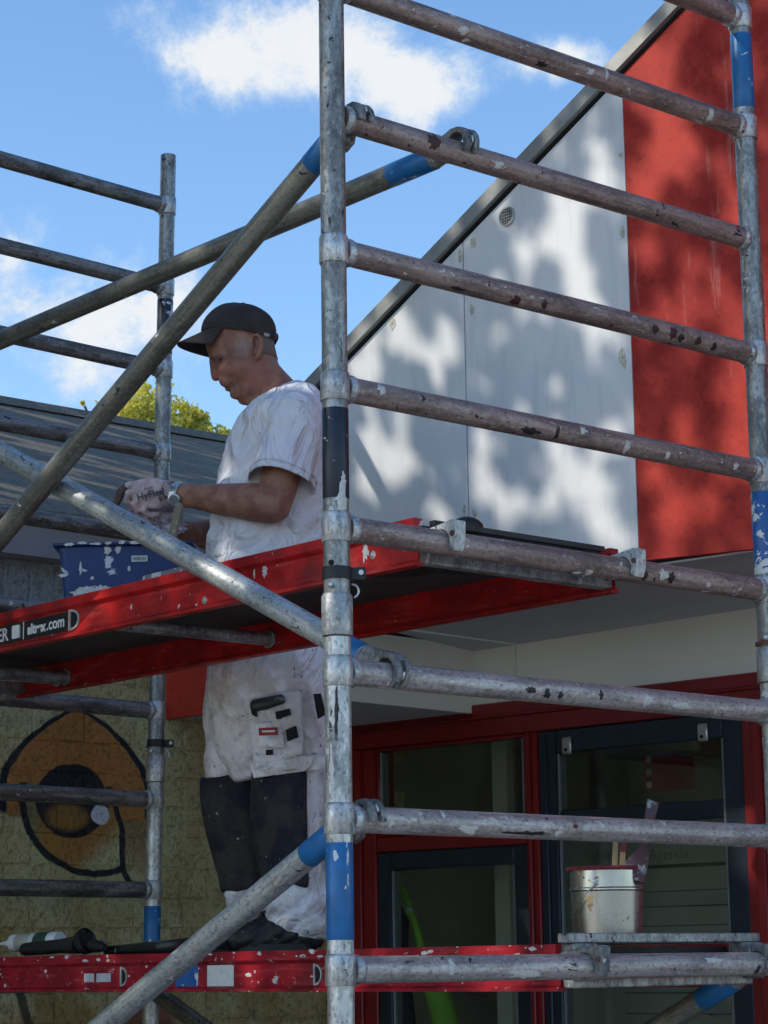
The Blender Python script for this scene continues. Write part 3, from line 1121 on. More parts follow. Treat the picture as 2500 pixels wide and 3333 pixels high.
def locking_clip(parent, P, face, label, hole=True, colour=M_black):
    """strap with a pin that locks two stacked frames"""
    z = Vector((0, 0, 1))
    x = Vector(face).normalized()
    MK = frame(P, x, z.cross(x), z)
    c = put('locking_clip', MB().lathe([(R + 0.0005, -0.012), (R + 0.0035, -0.012), (R + 0.0035, 0.012), (R + 0.0005, 0.012)], 28, cap=False), colour, parent, MK)
    c['label'] = label
    put('clip_tab', bevel(MB().box((0.026, -0.004, -0.013), (0.056, 0.004, 0.012)).mesh('clip_tab'), 0.003), colour, c, MK)
    put('clip_rivet', MB().lathe([(0.006, 0), (0.005, 0.004)], 12, Matrix.Translation((0.047, -0.004, 0.001)) @ Matrix.Rotation(PI / 2, 4, 'X')), M_steel, c, MK)
    pts = [(0.030 + 0.012 * math.sin(a), -0.004, -0.022 - 0.013 * (1 - math.cos(a))) for a in [k * PI / 8 for k in range(0, 8)]]
    put('pin_wire', MB().chain(pts, [0.0022] * len(pts), 8), M_steel, c, MK)
    put('pin', MB().lathe([(0.0055, 0), (0.0055, 0.012), (0.004, 0.014)], 12, Matrix.Translation((-0.012, -0.024, -0.026)) @ Matrix.Rotation(PI / 2, 4, 'X')), M_steel, c, MK)
    if hole:
        put('pin_hole', MB().lathe([(0.0055, 0), (0.0055, 0.0022)], 14, Matrix.Translation((-0.010, -0.0236, 0.018)) @ Matrix.Rotation(PI / 2, 4, 'X')), M_dark, c, MK)


vr = Vector((CR.x, CR.y, 0))
locking_clip(tA, atA(PA, onx(1100, 1868, 0).z), vr, 'black rubber locking clip')
locking_clip(tC, atC(PC, onx(505, 2420, -2.593).z), vr, 'black rubber locking clip', False)
# ring clip on the far right standard
zb_ = onx(2470, 2092, 0).z
MK = Matrix.Translation((0, W, zb_))
c = put('ring_clip', MB().lathe([(R + 0.0005, -0.004), (R + 0.006, -0.004), (R + 0.006, 0.004), (R + 0.0005, 0.004)], 28, cap=False), M_rust, tA, MK)
c['label'] = 'rusty ring clip'
put('pin', MB().ellipsoid((-0.0, -0.0, 0.012), (0.010, 0.010, 0.010), 12, 8), M_steel, c, Matrix.Translation(Vector((0, W, zb_)) - vr * 0.012 + Vector((0.02, -0.016, 0))))


def claw_poly(r0, r1, a0, a1, n_=14):
    pts = [(r1 * math.cos(a0 + (a1 - a0) * k / n_), r1 * math.sin(a0 + (a1 - a0) * k / n_)) for k in range(n_ + 1)]
    pts += [(r0 * math.cos(a1 + (a0 - a1) * k / n_), r0 * math.sin(a1 + (a0 - a1) * k / n_)) for k in range(n_ + 1)]
    return pts


def brace(p_hook, p_far, label, mat_, band=(0.10, 0.11), far_hook=True, lift=0.0):
    """diagonal tube with a cast claw over the rung at p_hook"""
    p0, p1 = Vector(p_hook), Vector(p_far)
    d = (p1 - p0).normalized()
    L = (p1 - p0).length
    t = thing('scaffold_brace', p0, label, 'scaffold brace', 'braces of the scaffold tower')
    a = p0 + d * 0.085
    tb = put('tube', smooth_tube(L - 0.17), mat_, t, along(a, p1))
    if band:
        q = p0 + d * 0.087
        put('colour_band', MB().lathe([(R + 0.0001, 0), (R + 0.0007, 0.001), (R + 0.0007, band[1] - 0.001), (R + 0.0001, band[1])], 32, cap=False), M_blue, t, along(q, p1))
    hooks = [(p0 - Vector((0, 0, lift)), d, p0)] + ([(p1, -d, p1)] if far_hook else [])
    for P, dd, PT in hooks:
        # claw in the vertical plane holding the tube
        h = Vector((dd.x, dd.y, 0)).normalized()
        side = Vector((0, 0, 1)).cross(h)
        MC = frame(P, h, side, Vector((0, 0, 1)))
        nu_ = Vector((0, 0, 1)) - dd * dd.z
        nu_.normalize()
        sd_ = nu_.cross(dd)
        MC = frame(P, dd, sd_, nu_)
        rr = R + 0.0014
        inner = [(rr * math.cos(math.radians(a)), rr * math.sin(math.radians(a))) for a in range(-12, 222, 13)]
        outer = [(-0.032, -0.023), (-0.039, -0.012), (-0.041, 0.004), (-0.037, 0.019), (-0.027, 0.031), (-0.010, 0.038), (0.012, 0.039), (0.034, 0.033), (0.058, 0.028), (0.080, 0.026), (0.084, -0.008), (0.062, -0.018), (0.036, -0.018)]
        m_ = MB()
        for w0, w1 in ((-0.0185, -0.0050), (0.0050, 0.0185)):
            m_.prism(inner + outer, w0, w1, MC)
        cl = put('claw', bevel(m_.mesh('claw'), 0.003, 2), M_cast, t)
        m_ = MB().prism([(rr * math.cos(math.radians(a)), rr * math.sin(math.radians(a))) for a in range(-8, 132, 10)] + [(-0.022, 0.033), (-0.008, 0.038), (0.03, 0.030), (0.07, 0.020), (0.07, -0.018)], -0.006, 0.006, MC)
        m_.chain([P + dd * 0.045, P.lerp(PT, 0.7) + dd * 0.075, PT + dd * 0.104], [(0.021, 0.019), (0.0245, 0.0235), (0.0252, 0.0252)], 18)
        put('claw_neck', m_, M_cast, t)
        put('latch', MB().ellipsoid((0, 0, 0), (0.006, 0.0045, 0.010), 10, 6, MC @ Matrix.Translation((-0.036, 0, 0.006))), M_steel, cl)
    return t


zC = lambda k: cz(k)
# steep brace from the upper rung by the near standard
q1, q2 = ony(1040, 480, 0.062), ony(0, 1718, 0.062)
sl1 = (q2.z - q1.z) / (q2.x - q1.x)
brace((0, 0.062, rz(3) + 0.022), (-2.52, 0.085, q1.z + sl1 * (-2.52 - q1.x)), 'steep olive grey brace with dark blue end, crossing in front of the sky', M_brace, band=(0.1, 0.072), lift=0.022)
# level brace (guard rail)
q2 = ony(0, 1107, 0.43)
sl2 = (q2.z - 3.338) / (q2.x - 0)
brace((0, 0.352, rz(3) + 0.018), (-2.53, 0.455, 3.338 + sl2 * -2.53), 'shallow grey brace running behind the steep one to a blue end', M_brace, band=(0.1, 0.14))
# bright brace rising to the left
q2 = ony(0, 1484, 0.12)
sl3 = (q2.z - 2.2) / q2.x
brace((0, 0.135, rz(7) + 0.008), (-2.52, 0.12, 2.208 + sl3 * -2.52), 'clean bright brace in front of the man, with spotted blue end', M_brace2, band=(0.1, 0.07))
# lower brace
q1, q2 = ony(980, 2765, 0.068), ony(300, 3333, 0.068)
sl4 = (q2.z - q1.z) / (q2.x - q1.x)
brace((0, 0.068, rz(8) + 0.024), (-2.50, 0.10, q1.z + sl4 * (-2.50 - q1.x)), 'clean grey brace crossing the lower red platform beam, blue top end', M_brace2, lift=0.024)
# far braces
q1, q2 = ony(2370, 3200, 1.21), ony(2180, 3320, 1.21)
sl5 = (q2.z - q1.z) / (q2.x - q1.x)
brace((0, 1.21, q1.z - sl5 * q1.x), (-2.5, 1.23, q1.z + sl5 * (-2.5 - q1.x)), 'brace with blue end below the paint can', M_brace)
q1, q2 = ony(540, 3255, 1.30), ony(640, 3328, 1.30)
d_ = (q2 - q1).normalized()
brace(q1 - d_ * 0.12, q1 + d_ * 1.9, 'dark brace below the red beam in front of the block wall', M_brace, band=None, far_hook=False)


M_blotw = simple('white_paint_blot', (0.66, 0.64, 0.58), 0.6, 0, 0.25, 120, 0.4)
M_blotk = simple('black_bitumen_blot', (0.02, 0.018, 0.018), 0.5, 0, 0.3, 120, 0.4)
M_blotr = simple('brown_paint_blot', (0.06, 0.022, 0.018), 0.5, 0, 0.3, 120, 0.4)
RUNGS = {}
for fr_ in (tA, tB):
    for ch in fr_.children:
        if ch.name.startswith('rung'):
            RUNGS[round(9 - (WM[ch.name].translation.z - Z9) / STEP)] = ch


def tube_blot(parent, P, ax, ref, dt, da, seed, mat_, n_=18):
    """irregular patch of paint hugging a tube: P on the axis, ref = direction of its middle"""
    r = random.Random(seed)
    ax = ax.normalized()
    ref = (ref - ax * ref.dot(ax)).normalized()
    oth = ax.cross(ref)
    vs_, fs_ = [], []
    def at_(t_, a_, lift):
        return P + ax * t_ + (ref * math.cos(a_) + oth * math.sin(a_)) * (R + lift)
    vs_.append(at_(0, 0, 0.0011))
    for ring_, k_ in ((0.55, 0.0010), (1.0, 0.0001)):
        for k in range(n_):
            an = 2 * PI * k / n_
            q_ = ring_ * ((0.5 + 0.7 * random.Random(seed * 91 + k).random()))
            vs_.append(at_(dt * q_ * math.cos(an), da * q_ * math.sin(an), k_))
    for k in range(n_):
        k2 = (k + 1) % n_
        fs_.append((0, 1 + k, 1 + k2))
        fs_.append((1 + k, 1 + n_ + k, 1 + n_ + k2, 1 + k2))
    return put('paint_splash', MB().add(vs_, fs_).mesh('paint_splash', 180), mat_, parent)


def rung_blot(k, px, py, dt, da, seed, mat_):
    q_ = onx(px, py, 0.0)
    dz = max(-0.95, min(0.95, (q_.z - rz(k)) / R))
    vd = Vector((CAMP.x, CAMP.y - q_.y, 0))
    side_ = Vector((1, 0, 0))
    ref = side_ * math.sqrt(1 - dz * dz) + Vector((0, 0, dz))
    tube_blot(RUNGS[k], Vector((0, q_.y, rz(k))), Vector((0, 1, 0)), ref, dt, da, seed, mat_)


for i, a_ in enumerate([(7, 1560, 2238, .034, .30, M_blotw), (7, 1630, 2242, .030, .26, M_blotw), (7, 2195, 2300, .032, .28, M_blotw), (7, 2080, 2285, .014, .5, M_blotw), (7, 1700, 2250, .016, .3, M_blotk), (7, 1755, 2262, .012, .5, M_blotk), (7, 1800, 2268, .010, .4, M_blotk), (7, 1930, 2265, .009, .5, M_blotk),
                        (8, 1793, 2715, .011, .36, M_blotw), (8, 1700, 2714, .060, .22, M_blotk), (8, 1640, 2712, .030, .14, M_blotk), (8, 1420, 2650, .006, .5, M_blotw), (9, 1680, 3172, .045, .45, M_blotw), (9, 2300, 3125, .030, .3, M_blotw), (9, 2441, 3158, .009, .7, M_blotk), (9, 1445, 3150, .010, .7, M_blotw),
                        (4, 2107, 1080, .012, .5, M_blotr), (4, 2166, 1092, .014, .6, M_blotr), (4, 2193, 1106, .012, .5, M_blotk), (4, 2248, 1118, .012, .5, M_blotr), (4, 2302, 1136, .010, .5, M_blotk), (4, 1660, 985, .016, .5, M_blotr), (4, 1750, 1000, .012, .4, M_blotr), (4, 1480, 945, .030, .2, M_blotk),
                        (5, 1705, 1408, .030, .35, M_blotk), (5, 1791, 1420, .008, .6, M_blotk), (5, 1872, 1407, .012, .4, M_blotw), (5, 2017, 1461, .010, .9, M_blotw), (5, 2150, 1490, .009, .4, M_blotw), (5, 2370, 1525, .009, .4, M_blotw), (5, 1215, 1272, .012, .5, M_blotw),
                        (3, 1390, 470, .022, .8, M_blotr), (3, 1600, 545, .014, .4, M_blotw), (2, 1485, 110, .016, .4, M_blotw), (2, 1750, 215, .020, .4, M_blotk), (2, 2290, 385, .008, .9, M_blotw), (2, 1950, 250, .006, .6, M_blotw), (6, 1870, 1880, .020, .3, M_blotw), (6, 2160, 1885, .014, .6, M_blotk), (6, 2075, 1882, .010, .5, M_blotr), (6, 2135, 1878, .016, .6, M_blotw)]):
    rung_blot(*a_[:5], 500 + i, a_[5])
tc_ = Vector((CAMP.x, CAMP.y, 0)).normalized()
lr_ = Vector((CR.x, CR.y, 0)).normalized()
for i, (px, py, off_, dt, da, mt_, pr) in enumerate([(1077, 2300, -.1, .045, .22, M_blotk, stB[0]), (1072, 2370, -.2, .030, .16, M_blotk, stB[0]), (1070, 2430, -.5, .060, .5, M_cast, stB[0]), (1115, 1620, .5, .060, .55, M_blotw, stA[0]), (1120, 1580, .7, .030, .4, M_blotw, stA[0]), (1090, 1690, -.3, .020, .6, M_blotw, stA[0]),
                                                   (1135, 2790, .75, .022, .16, M_blotw, stB[0]), (1138, 2860, .75, .016, .12, M_blotw, stB[0]), (1110, 3113, .1, .010, 1.0, M_blotw, stB[0]), (1120, 2625, .1, .008, .9, M_blotw, stB[0]), (1105, 2140, .0, .014, .4, M_blotw, stB[0]), (1075, 2160, -.6, .05, .2, M_blotw, stB[0]), (1080, 2480, -.6, .09, .25, M_blotw, stB[0])]):
    zz = onx(px, py, 0.0).z
    tube_blot(pr, Vector((0, 0, zz)), Vector((0, 0, 1)), tc_ + lr_ * off_, dt, da, 700 + i, mt_)

# ------------------------------------------------------------------ platforms
def d_poly(w, h, n_=10):
    pts = [(-w / 2, -h / 2), (-w / 2, h / 2)]
    for k in range(n_ + 1):
        a = PI / 2 - PI * k / n_
        pts.append((-w / 2 + 0.2 * w + 0.8 * w * math.cos(a), h / 2 * math.sin(a)))
    return pts


def beam_profile(h, out):
    """channel section in (y, z); 'out' is -1 for flanges to -y"""
    o_ = out
    return [(0, 0), (o_ * 0.012, 0), (o_ * 0.012, 0.007), (o_ * 0.0015, 0.013), (o_ * 0.0015, h - 0.030), (o_ * 0.014, h - 0.022), (o_ * 0.014, h - 0.001), (o_ * 0.012, h),
            (-o_ * 0.012, h), (-o_ * 0.012, h - 0.014), (-o_ * 0.004, h - 0.016), (-o_ * 0.004, 0.008), (-o_ * 0.014, 0.007), (-o_ * 0.014, 0)]


def beam(parent, x0, x1, y, z, h, out, mat_):
    prof = beam_profile(h, out)
    M_ = frame((0, y, z), Vector((0, 1, 0)), Vector((1, 0, 0)), Vector((0, 0, 1)))
    return put('beam', MB().prism(prof, x0, x1, M_).mesh('beam', 25), mat_, parent)


def handle_hole(parent, x, y, z, w, h, out):
    MH = Matrix.Translation((x, y, z))
    ring = MB()
    po = d_poly(w, h)
    pi_ = [(px * 0.70 + 0.0008, pz * 0.76) for px, pz in po]
    n_ = len(po)
    vs = [(a, out * 0.0016, b) for a, b in po] + [(a, out * 0.005, b) for a, b in po] + [(a, out * 0.005, b) for a, b in pi_] + [(a, out * 0.0016, b) for a, b in pi_]
    fs = []
    for i in range(n_):
        j = (i + 1) % n_
        for k in range(3):
            fs.append((k * n_ + i, k * n_ + j, (k + 1) * n_ + j, (k + 1) * n_ + i))
    ring.add(vs, fs)
    hh = put('handle_hole', ring, M_rim, parent, MH)
    put('hole', MB().prism(pi_, min(out * 0.0016, out * 0.0024), max(out * 0.0016, out * 0.0024)), M_dark, hh, MH)


def bolt(parent, x, y, z, r=0.009, out=-1):
    put('bolt', MB().lathe([(r, 0), (r * 0.95, 0.0015), (r * 0.5, 0.002), (r * 0.45, 0.004), (0.0005, 0.005)], 16, Matrix.Translation((x, y + out * 0.0014, z)) @ Matrix.Rotation(PI / 2 * (1 if out < 0 else -1), 4, 'X')), M_steel, parent)


def plate_hook(parent, x, y, zr, sx, mat_=M_cast):
    """flat claw over a rung (rung along y at x, zr); sx = +1 when it reaches over to +x"""
    MC = frame((x, y, zr), Vector((sx, 0, 0)), Vector((0, 1, 0)), Vector((0, 0, 1)))
    arc = [(R + 0.0012, math.radians(a)) for a in range(200, -35, -15)]
    inner = [(r_ * math.cos(a), r_ * math.sin(a)) for r_, a in arc]
    outer = [(0.039, -0.022), (0.047, 0.000), (0.049, 0.040), (0.034, 0.043), (-0.01, 0.037), (-0.075, 0.030), (-0.075, -0.012), (-0.034, -0.012)]
    put('hook', bevel(MB().prism(inner + outer, -0.014, 0.014, MC).mesh('hook'), 0.002, 1), mat_, parent)
    put('hook_bolt', MB().lathe([(0.006, 0), (0.006, 0.003)], 10, MC @ Matrix.Translation((0.038, -0.014, 0.014)) @ Matrix.Rotation(PI / 2, 4, 'X')), M_rust, parent)


def platform(y0, y1, zr0, zr1, x0, x1, zb, h, red, label, upper):
    t = thing('scaffold_platform', (0.5 * (x0 + x1), 0.5 * (y0 + y1), zb), label, 'platform', 'platforms of the scaffold tower')
    b0 = beam(t, x0, x1, y0, zb, h, -1, red)
    b1 = beam(t, x0, x1, y1, zb, h, 1, red)
    b0['label'] = 'near red channel beam'
    b1['label'] = 'far red channel beam'
    put('deck', MB().box((x0 + 0.03, y0 + 0.0125, zb + h - 0.018), (x1 - 0.03, y1 - 0.0125, zb + h - 0.006)), M_ply, t)
    return t, b0, b1


ub_z = 2.440
UDECK_ = ub_z + 0.098
up, ub0, ub1 = platform(0.262, 0.838, rz(6), cz(7), -2.475, -0.055, ub_z, 0.098, M_red, 'upper red scaffold platform at waist height in front of the man', True)
lo_z = 1.590
lo, lb0, lb1 = platform(0.652, 1.225, rz(9), cz(10), -2.475, -0.070, lo_z, 0.096, M_redw, 'lower paint-spattered red scaffold platform the man stands on', False)

# upper platform fittings
M_hook = metal_mat('pale_cast_hook', (0.62, 0.63, 0.60), (0.48, 0.49, 0.47), 0.66, 0.66, 1.0, 0.5, 0.35, None, 0.25)
put('deck_edge', MB().box((-0.062, 0.30, UDECK_ - 0.012), (-0.046, 0.80, UDECK_ - 0.001)), M_ply, up)
for yy in (0.285, 0.815):
    plate_hook(up, 0.0, yy, rz(6), 1, M_hook)
for yy in (0.30, 0.80):
    plate_hook(up, PC[0] + (CY0 - yy) / W * CD.x, yy, cz(7), -1, M_deckalu)
put('end_bar', bevel(MB().box((-0.090, 0.265, ub_z + 0.008), (-0.058, 0.835, ub_z + 0.044)).mesh('end_bar'), 0.003, 1), M_deckalu, up)
put('end_bar', bevel(MB().box((-2.47, 0.265, ub_z + 0.008), (-2.44, 0.835, ub_z + 0.044)).mesh('end_bar'), 0.003, 1), M_deckalu, up)
qa = ony(880, 2095, 0.832)
for xx in (qa.x, qa.x - 0.95, -2.26):
    ct = put('cross_tube', smooth_tube(0.565, 0.017), M_deckalu, up, along((xx, 0.268, ub_z + 0.036), (xx, 0.833, ub_z + 0.036)))
    put('tube_flange', MB().lathe([(0.0165, 0), (0.024, 0.0), (0.024, 0.006), (0.018, 0.007)], 20, along((xx, 0.826, ub_z + 0.036), (xx, 0.833, ub_z + 0.036)), cap=False), M_deckalu, ct)
put('trap_hinge', MB().box((-0.52, 0.45, ub_z + 0.070), (-0.34, 0.62, ub_z + 0.079)), M_black, up)
mbh = MB().ellipsoid((0, 0, 0), (0.028, 0.038, 0.022), 14, 8, Matrix.Translation(onx(1522, 1716, -0.075)))
o = put('rubber_strap', mbh, M_black)
tag(o, 'black rubber strap bulging at the end of the upper platform deck', 'strap')
mbh = MB().ellipsoid((0, 0, 0), (0.075, 0.05, 0.02), 14, 8, Matrix.Translation((-0.22, 0.57, ub_z + 0.060)))
for k in range(6):
    mbh.ellipsoid((0, 0, 0), (0.03, 0.02, 0.012), 10, 6, Matrix.Translation((-0.22 + rnd.uniform(-.06, .06), 0.57 + rnd.uniform(-.04, .04), ub_z + 0.052)))
put('rubber_catch', mbh, M_black, up)
# sticker plate below the deck
s1, s2, s3 = onp(1060, 1895, Vector((0, 0, ub_z + 0.060)), Vector((0, 0, 1))), 0, 0
ply = put('underside_sticker', MB().box((-0.62, 0.275, ub_z + 0.0785), (-0.10, 0.44, ub_z + 0.0795)), M_white, up)
tm = text_mesh('Altrex', 0.115, 0.0004, -0.003)
put('lettering', tm, M_ink, ply, frame((-0.14, 0.42, ub_z + 0.0778), Vector((-1, 0, 0)), Vector((0, -1, 0)), Vector((0, 0, -1))))
yb = 0.262
for px, py in ((668, 1954), (1216, 1807)):
    q = ony(px, py, yb)
    bolt(ub0, q.x, yb, q.z, 0.0095)
q = ony(245, 2020, yb)
handle_hole(ub0, q.x, yb, ub_z + 0.043, 0.046, 0.052, -1)
handle_hole(ub0, q.x - 0.62, yb, ub_z + 0.043, 0.046, 0.052, -1)
# black manufacturer's label
q0, q1 = ony(-10, 2080, yb), ony(222, 2027, yb)
xL, xR = q1.x - 0.42, q1.x
lab = put('beam_label', MB().box((xL, yb - 0.0030, ub_z + 0.018), (xR, yb - 0.0017, ub_z + 0.066)), M_lblack, ub0)
zl = ub_z + 0.031


def lab_text(txt, x, size, bold=0.0, z=zl):
    tm_ = text_mesh(txt, size, 0.0003, bold)
    return put('lettering', tm_, M_white, lab, Matrix.Translation((x, yb - 0.0034, z)) @ Matrix.Rotation(PI / 2, 4, 'X'))


qx = lambda px, py: ony(px, py, yb).x
lab_text('altrex', qx(94, 2060), 0.034, 0.0018)
lab_text('.com', qx(155, 2046), 0.041, 0.0008)
put('lettering', MB().box((qx(79, 2060), yb - 0.0035, ub_z + 0.020), (qx(81, 2060), yb - 0.0029, ub_z + 0.064)), M_white, lab)
put('lettering', bevel(MB().box((qx(46, 2068), yb - 0.0036, ub_z + 0.026), (qx(69, 2068), yb - 0.0029, ub_z + 0.060)).mesh('lettering'), 0.004, 2), M_white, lab)
tm = text_mesh('ER', 0.046, 0.0003, 0.0012)
put('lettering', tm, M_white, lab, Matrix.Translation((qx(36, 2075) - 0.060, yb - 0.0034, ub_z + 0.027)) @ Matrix.Rotation(PI / 2, 4, 'X'))
# paint splashes on the near beam
M_splash = simple('white_paint_splash', (0.68, 0.66, 0.62), 0.55, 0, 0.25, 90)


def splash(parent, P, x, y_, rx, rz_, seed, mat_=M_splash, n_=22, th=0.0008):
    r = random.Random(seed)
    poly = []
    for k in range(n_):
        a = 2 * PI * k / n_
        q_ = 0.55 + 0.55 * r.random()
        poly.append((rx * q_ * math.cos(a), rz_ * q_ * math.sin(a)))
    MS = frame(P, Vector(x), Vector(y_), Vector(x).cross(Vector(y_)))
    return put('paint_splash', MB().prism(poly, -th, th, MS), mat_, parent)


for i, (px, py, rx, rz_) in enumerate([(862, 1857, .010, .017), (828, 1868, .003, .012), (1190, 1795, .013, .019), (428, 1975, .004, .007), (640, 1968, .004, .004), (1185, 1820, .003, .01)]):
    q = ony(px, py, yb - 0.002)
    splash(ub0, q, (1, 0, 0), (0, 1, 0), rx, rz_, 40 + i)

# lower platform fittings
yl = 0.652
plate_hook(lo, 0.0, 0.665, rz(9), 1)
plate_hook(lo, 0.0, 1.205, rz(9), 1)
for yy in (0.68, 1.19):
    plate_hook(lo, PC[0] + (CY0 - yy) / W * CD.x, yy, cz(10), -1)
eb = bevel(MB().box((-0.066, 0.64, 1.688), (-0.034, 1.25, 1.708)).mesh('end_bar'), 0.002, 1)
put('end_bar', eb, M_deckalu, lo)
put('end_bar', bevel(MB().box((-0.068, 0.655, lo_z + 0.006), (-0.036, 1.222, lo_z + 0.040)).mesh('end_bar'), 0.003, 1), M_deckalu, lo)
for yy in (0.66, 1.19):
    put('hook_bracket', bevel(MB().box((-0.075, yy - 0.005, lo_z + 0.02), (-0.012, yy + 0.045, 1.6875)).mesh('hook_bracket'), 0.003, 1), M_cast, lo)
q0, q1 = ony(573, 3180, yl), ony(647, 3180, yl)
M_bst = band_mat('blue_sticker', (0.02, 0.12, 0.36), (0.6, 0.6, 0.6), 0.66)
put('stripe_sticker', MB().box((q0.x, yl - 0.0024, lo_z + 0.0135), (q1.x, yl - 0.0016, lo_z + 0.064)), M_bst, lb0)
q0, q1 = ony(677, 3180, yl), ony(763, 3180, yl)
put('stripe_sticker', MB().box((q0.x, yl - 0.0024, lo_z + 0.0135), (q1.x, yl - 0.0016, lo_z + 0.064)), M_white, lb0)
for px in (398, 1030):
    q = ony(px + 8, 3190, yl)
    handle_hole(lb0, q.x, yl, lo_z + 0.039, 0.030, 0.050, -1)
M_lab = band_mat('torn_silver_label', (0.55, 0.55, 0.58), (0.40, 0.05, 0.06), 0.60)
for a_, b_ in ((276, 308), (316, 362)):
    q0, q1 = ony(a_, 3200, yl), ony(b_, 3200, yl)
    l2 = put('torn_label', MB().box((q0.x, yl - 0.0024, lo_z + 0.026), (q1.x, yl - 0.0016, lo_z + 0.048)), M_lab, lb0)
for i in range(34):
    xx = rnd.uniform(-2.25, -0.1)
    splash(lb0, (xx, yl - 0.0145 if i % 3 else yl - 0.002, lo_z + 0.096 - rnd.uniform(0.003, 0.02) if i % 3 else lo_z + rnd.uniform(0.015, 0.065)), (1, 0, 0), (0, 1, 0), rnd.uniform(.003, .016), rnd.uniform(.002, .006), 100 + i, n_=12, th=0.0006)
DECK = lo_z + 0.096          # top of the lower beams
UDECK = ub_z + 0.098

# ------------------------------------------------------------------ things on the platforms
def stained(name, base, stain, lo, scale=18, rough=0.5, stain2=None, lo2=0.7):
    m = Mat(name, rough)
    v = m.obj(False)
    a = m.noise(v, scale, 5, 0.62, 0.5)
    c = m.mix(m.noise(v, 7, 4).ss(0.3, 0.7), base, tuple(k * 0.75 for k in base))
    if stain2:
        c = m.mix(m.noise(m.shift(v, (3, 1, 5)), scale * 0.6, 5, 0.65, 0.4).ss(lo2, lo2 + 0.10), c, stain2)
    w_ = a.ss(lo, lo + 0.035)
    m.col(m.mix(w_, c, stain))
    m.bump(a, 0.2, 0.002)
    return m


# blue tub
M_tub = stained('blue_tub_plastic', (0.007, 0.040, 0.17), (0.60, 0.62, 0.68), 0.605, 19, 0.45)
TW = 0.335
ty = 0.40
c0_ = ony(188, 1950, ty)
zr_ = onp(170, 1776, Vector((c0_.x, ty, 0)), Vector((0.743, -0.669, 0))).z
MT = Matrix.Translation((c0_.x, ty, 0)) @ Matrix.Rotation(math.radians(48), 4, 'Z')
TX, TY = (MT.to_3x3() @ Vector((1, 0, 0))), (MT.to_3x3() @ Vector((0, 1, 0)))
tub = thing('paint_tub', MT @ Vector((TW / 2, 0.11, UDECK)), 'blue paint-smeared rectangular tub on the upper platform', 'tub')
zb_ = UDECK - 0.004


def rect_ring(x0, x1, y0, y1, z_, r=0.02, n_=4):
    pts = []
    for cx_, cy_, a0 in ((x1 - r, y1 - r, 0), (x0 + r, y1 - r, PI / 2), (x0 + r, y0 + r, PI), (x1 - r, y0 + r, 1.5 * PI)):
        for k in range(n_ + 1):
            a = a0 + PI / 2 * k / n_
            pts.append((cx_ + r * math.cos(a), cy_ + r * math.sin(a), z_))
    return pts


def trng(g_, z_):
    """a ring of the tub grown by g_"""
    return rect_ring(-g_, TW + g_, -g_, 0.22 + g_, z_)


rings = [trng(-0.016, zb_), trng(0.0, zr_ - 0.018), trng(0.002, zr_ - 0.006), trng(0.015, zr_ - 0.002), trng(0.016, zr_ + 0.004), trng(-0.004, zr_ + 0.003), trng(-0.020, zb_ + 0.006)]
mb = MB()
nr = len(rings[0])
vs = [p for r_ in rings for p in r_]
fs = []
for i in range(len(rings) - 1):
    for k in range(nr):
        k2 = (k + 1) % nr
        fs.append((i * nr + k, i * nr + k2, (i + 1) * nr + k2, (i + 1) * nr + k))
fs += [tuple(range(nr))[::-1], tuple((len(rings) - 1) * nr + k for k in range(nr))]
mb.add(vs, fs)
put('bucket_body', mb, M_tub, tub, MT)


def ontub(px, py):
    """picture point on the tub's near side, in tub coordinates (the side leans)"""
    q_ = MT.inverted() @ onp(px, py, MT @ Vector((0, 0, 0)), TY)
    t_ = max(0.0, min(1.0, (zr_ - 0.018 - q_.z) / (zr_ - 0.018 - zb_)))
    return Vector((q_.x, 0.016 * t_ - 0.001, q_.z))


q0, q1 = ontub(428, 1828), ontub(480, 1808)
lb = put('barcode_label', MB().box((q0.x, q0.y - 0.002, q0.z), (q1.x, q0.y + 0.006, q1.z)), M_white, tub, MT)
for k in range(12):
    x_ = q0.x + 0.003 + k * (q1.x - q0.x - 0.008) / 11
    put('barcode_bar', MB().box((x_, q0.y - 0.0028, q0.z + 0.003), (x_ + rnd.choice((0.0008, 0.0014)), q0.y - 0.0019, q1.z - 0.003)), M_ink, lb, MT)
for i, (px, py, rx, rz_) in enumerate([(275, 1925, .040, .018), (330, 1918, .034, .013), (350, 1790, .011, .012), (385, 1790, .009, .010), (205, 1872, .016, .005), (262, 1850, .003, .022), (300, 1880, .005, .005), (420, 1850, .004, .010)]):
    splash(tub, MT @ ontub(px, py), TX, TY, rx, rz_, 300 + i, n_=26, th=0.0016)
for i in range(9):
    splash(tub, MT @ Vector((0.03 + 0.034 * i, -0.0165, zr_ + rnd.uniform(-0.001, 0.003))), TX, TY, rnd.uniform(.008, .02), rnd.uniform(.003, .006), 330 + i, n_=14, th=0.0016)

# wooden brush standing in the tub
M_wood = stained('weathered_brush_wood', (0.30, 0.25, 0.17), (0.50, 0.48, 0.43), 0.62, 40, 0.75)
bh0, bh1 = ony(583, 1646, 0.68), ony(553, 1785, 0.68)
br = thing('paint_brush', bh1, 'wooden brush handle sticking up from the blue tub', 'brush')
put('handle', MB().chain([bh0 + (bh0 - bh1) * -0.02, bh0.lerp(bh1, 0.5), bh1], [(0.011, 0.014), (0.010, 0.013), (0.012, 0.016)], 12), M_wood, br)
put('ferrule', MB().chain([bh1, bh1.lerp(bh0, -0.25)], [(0.014, 0.018), (0.016, 0.022)], 12), M_steel, br)
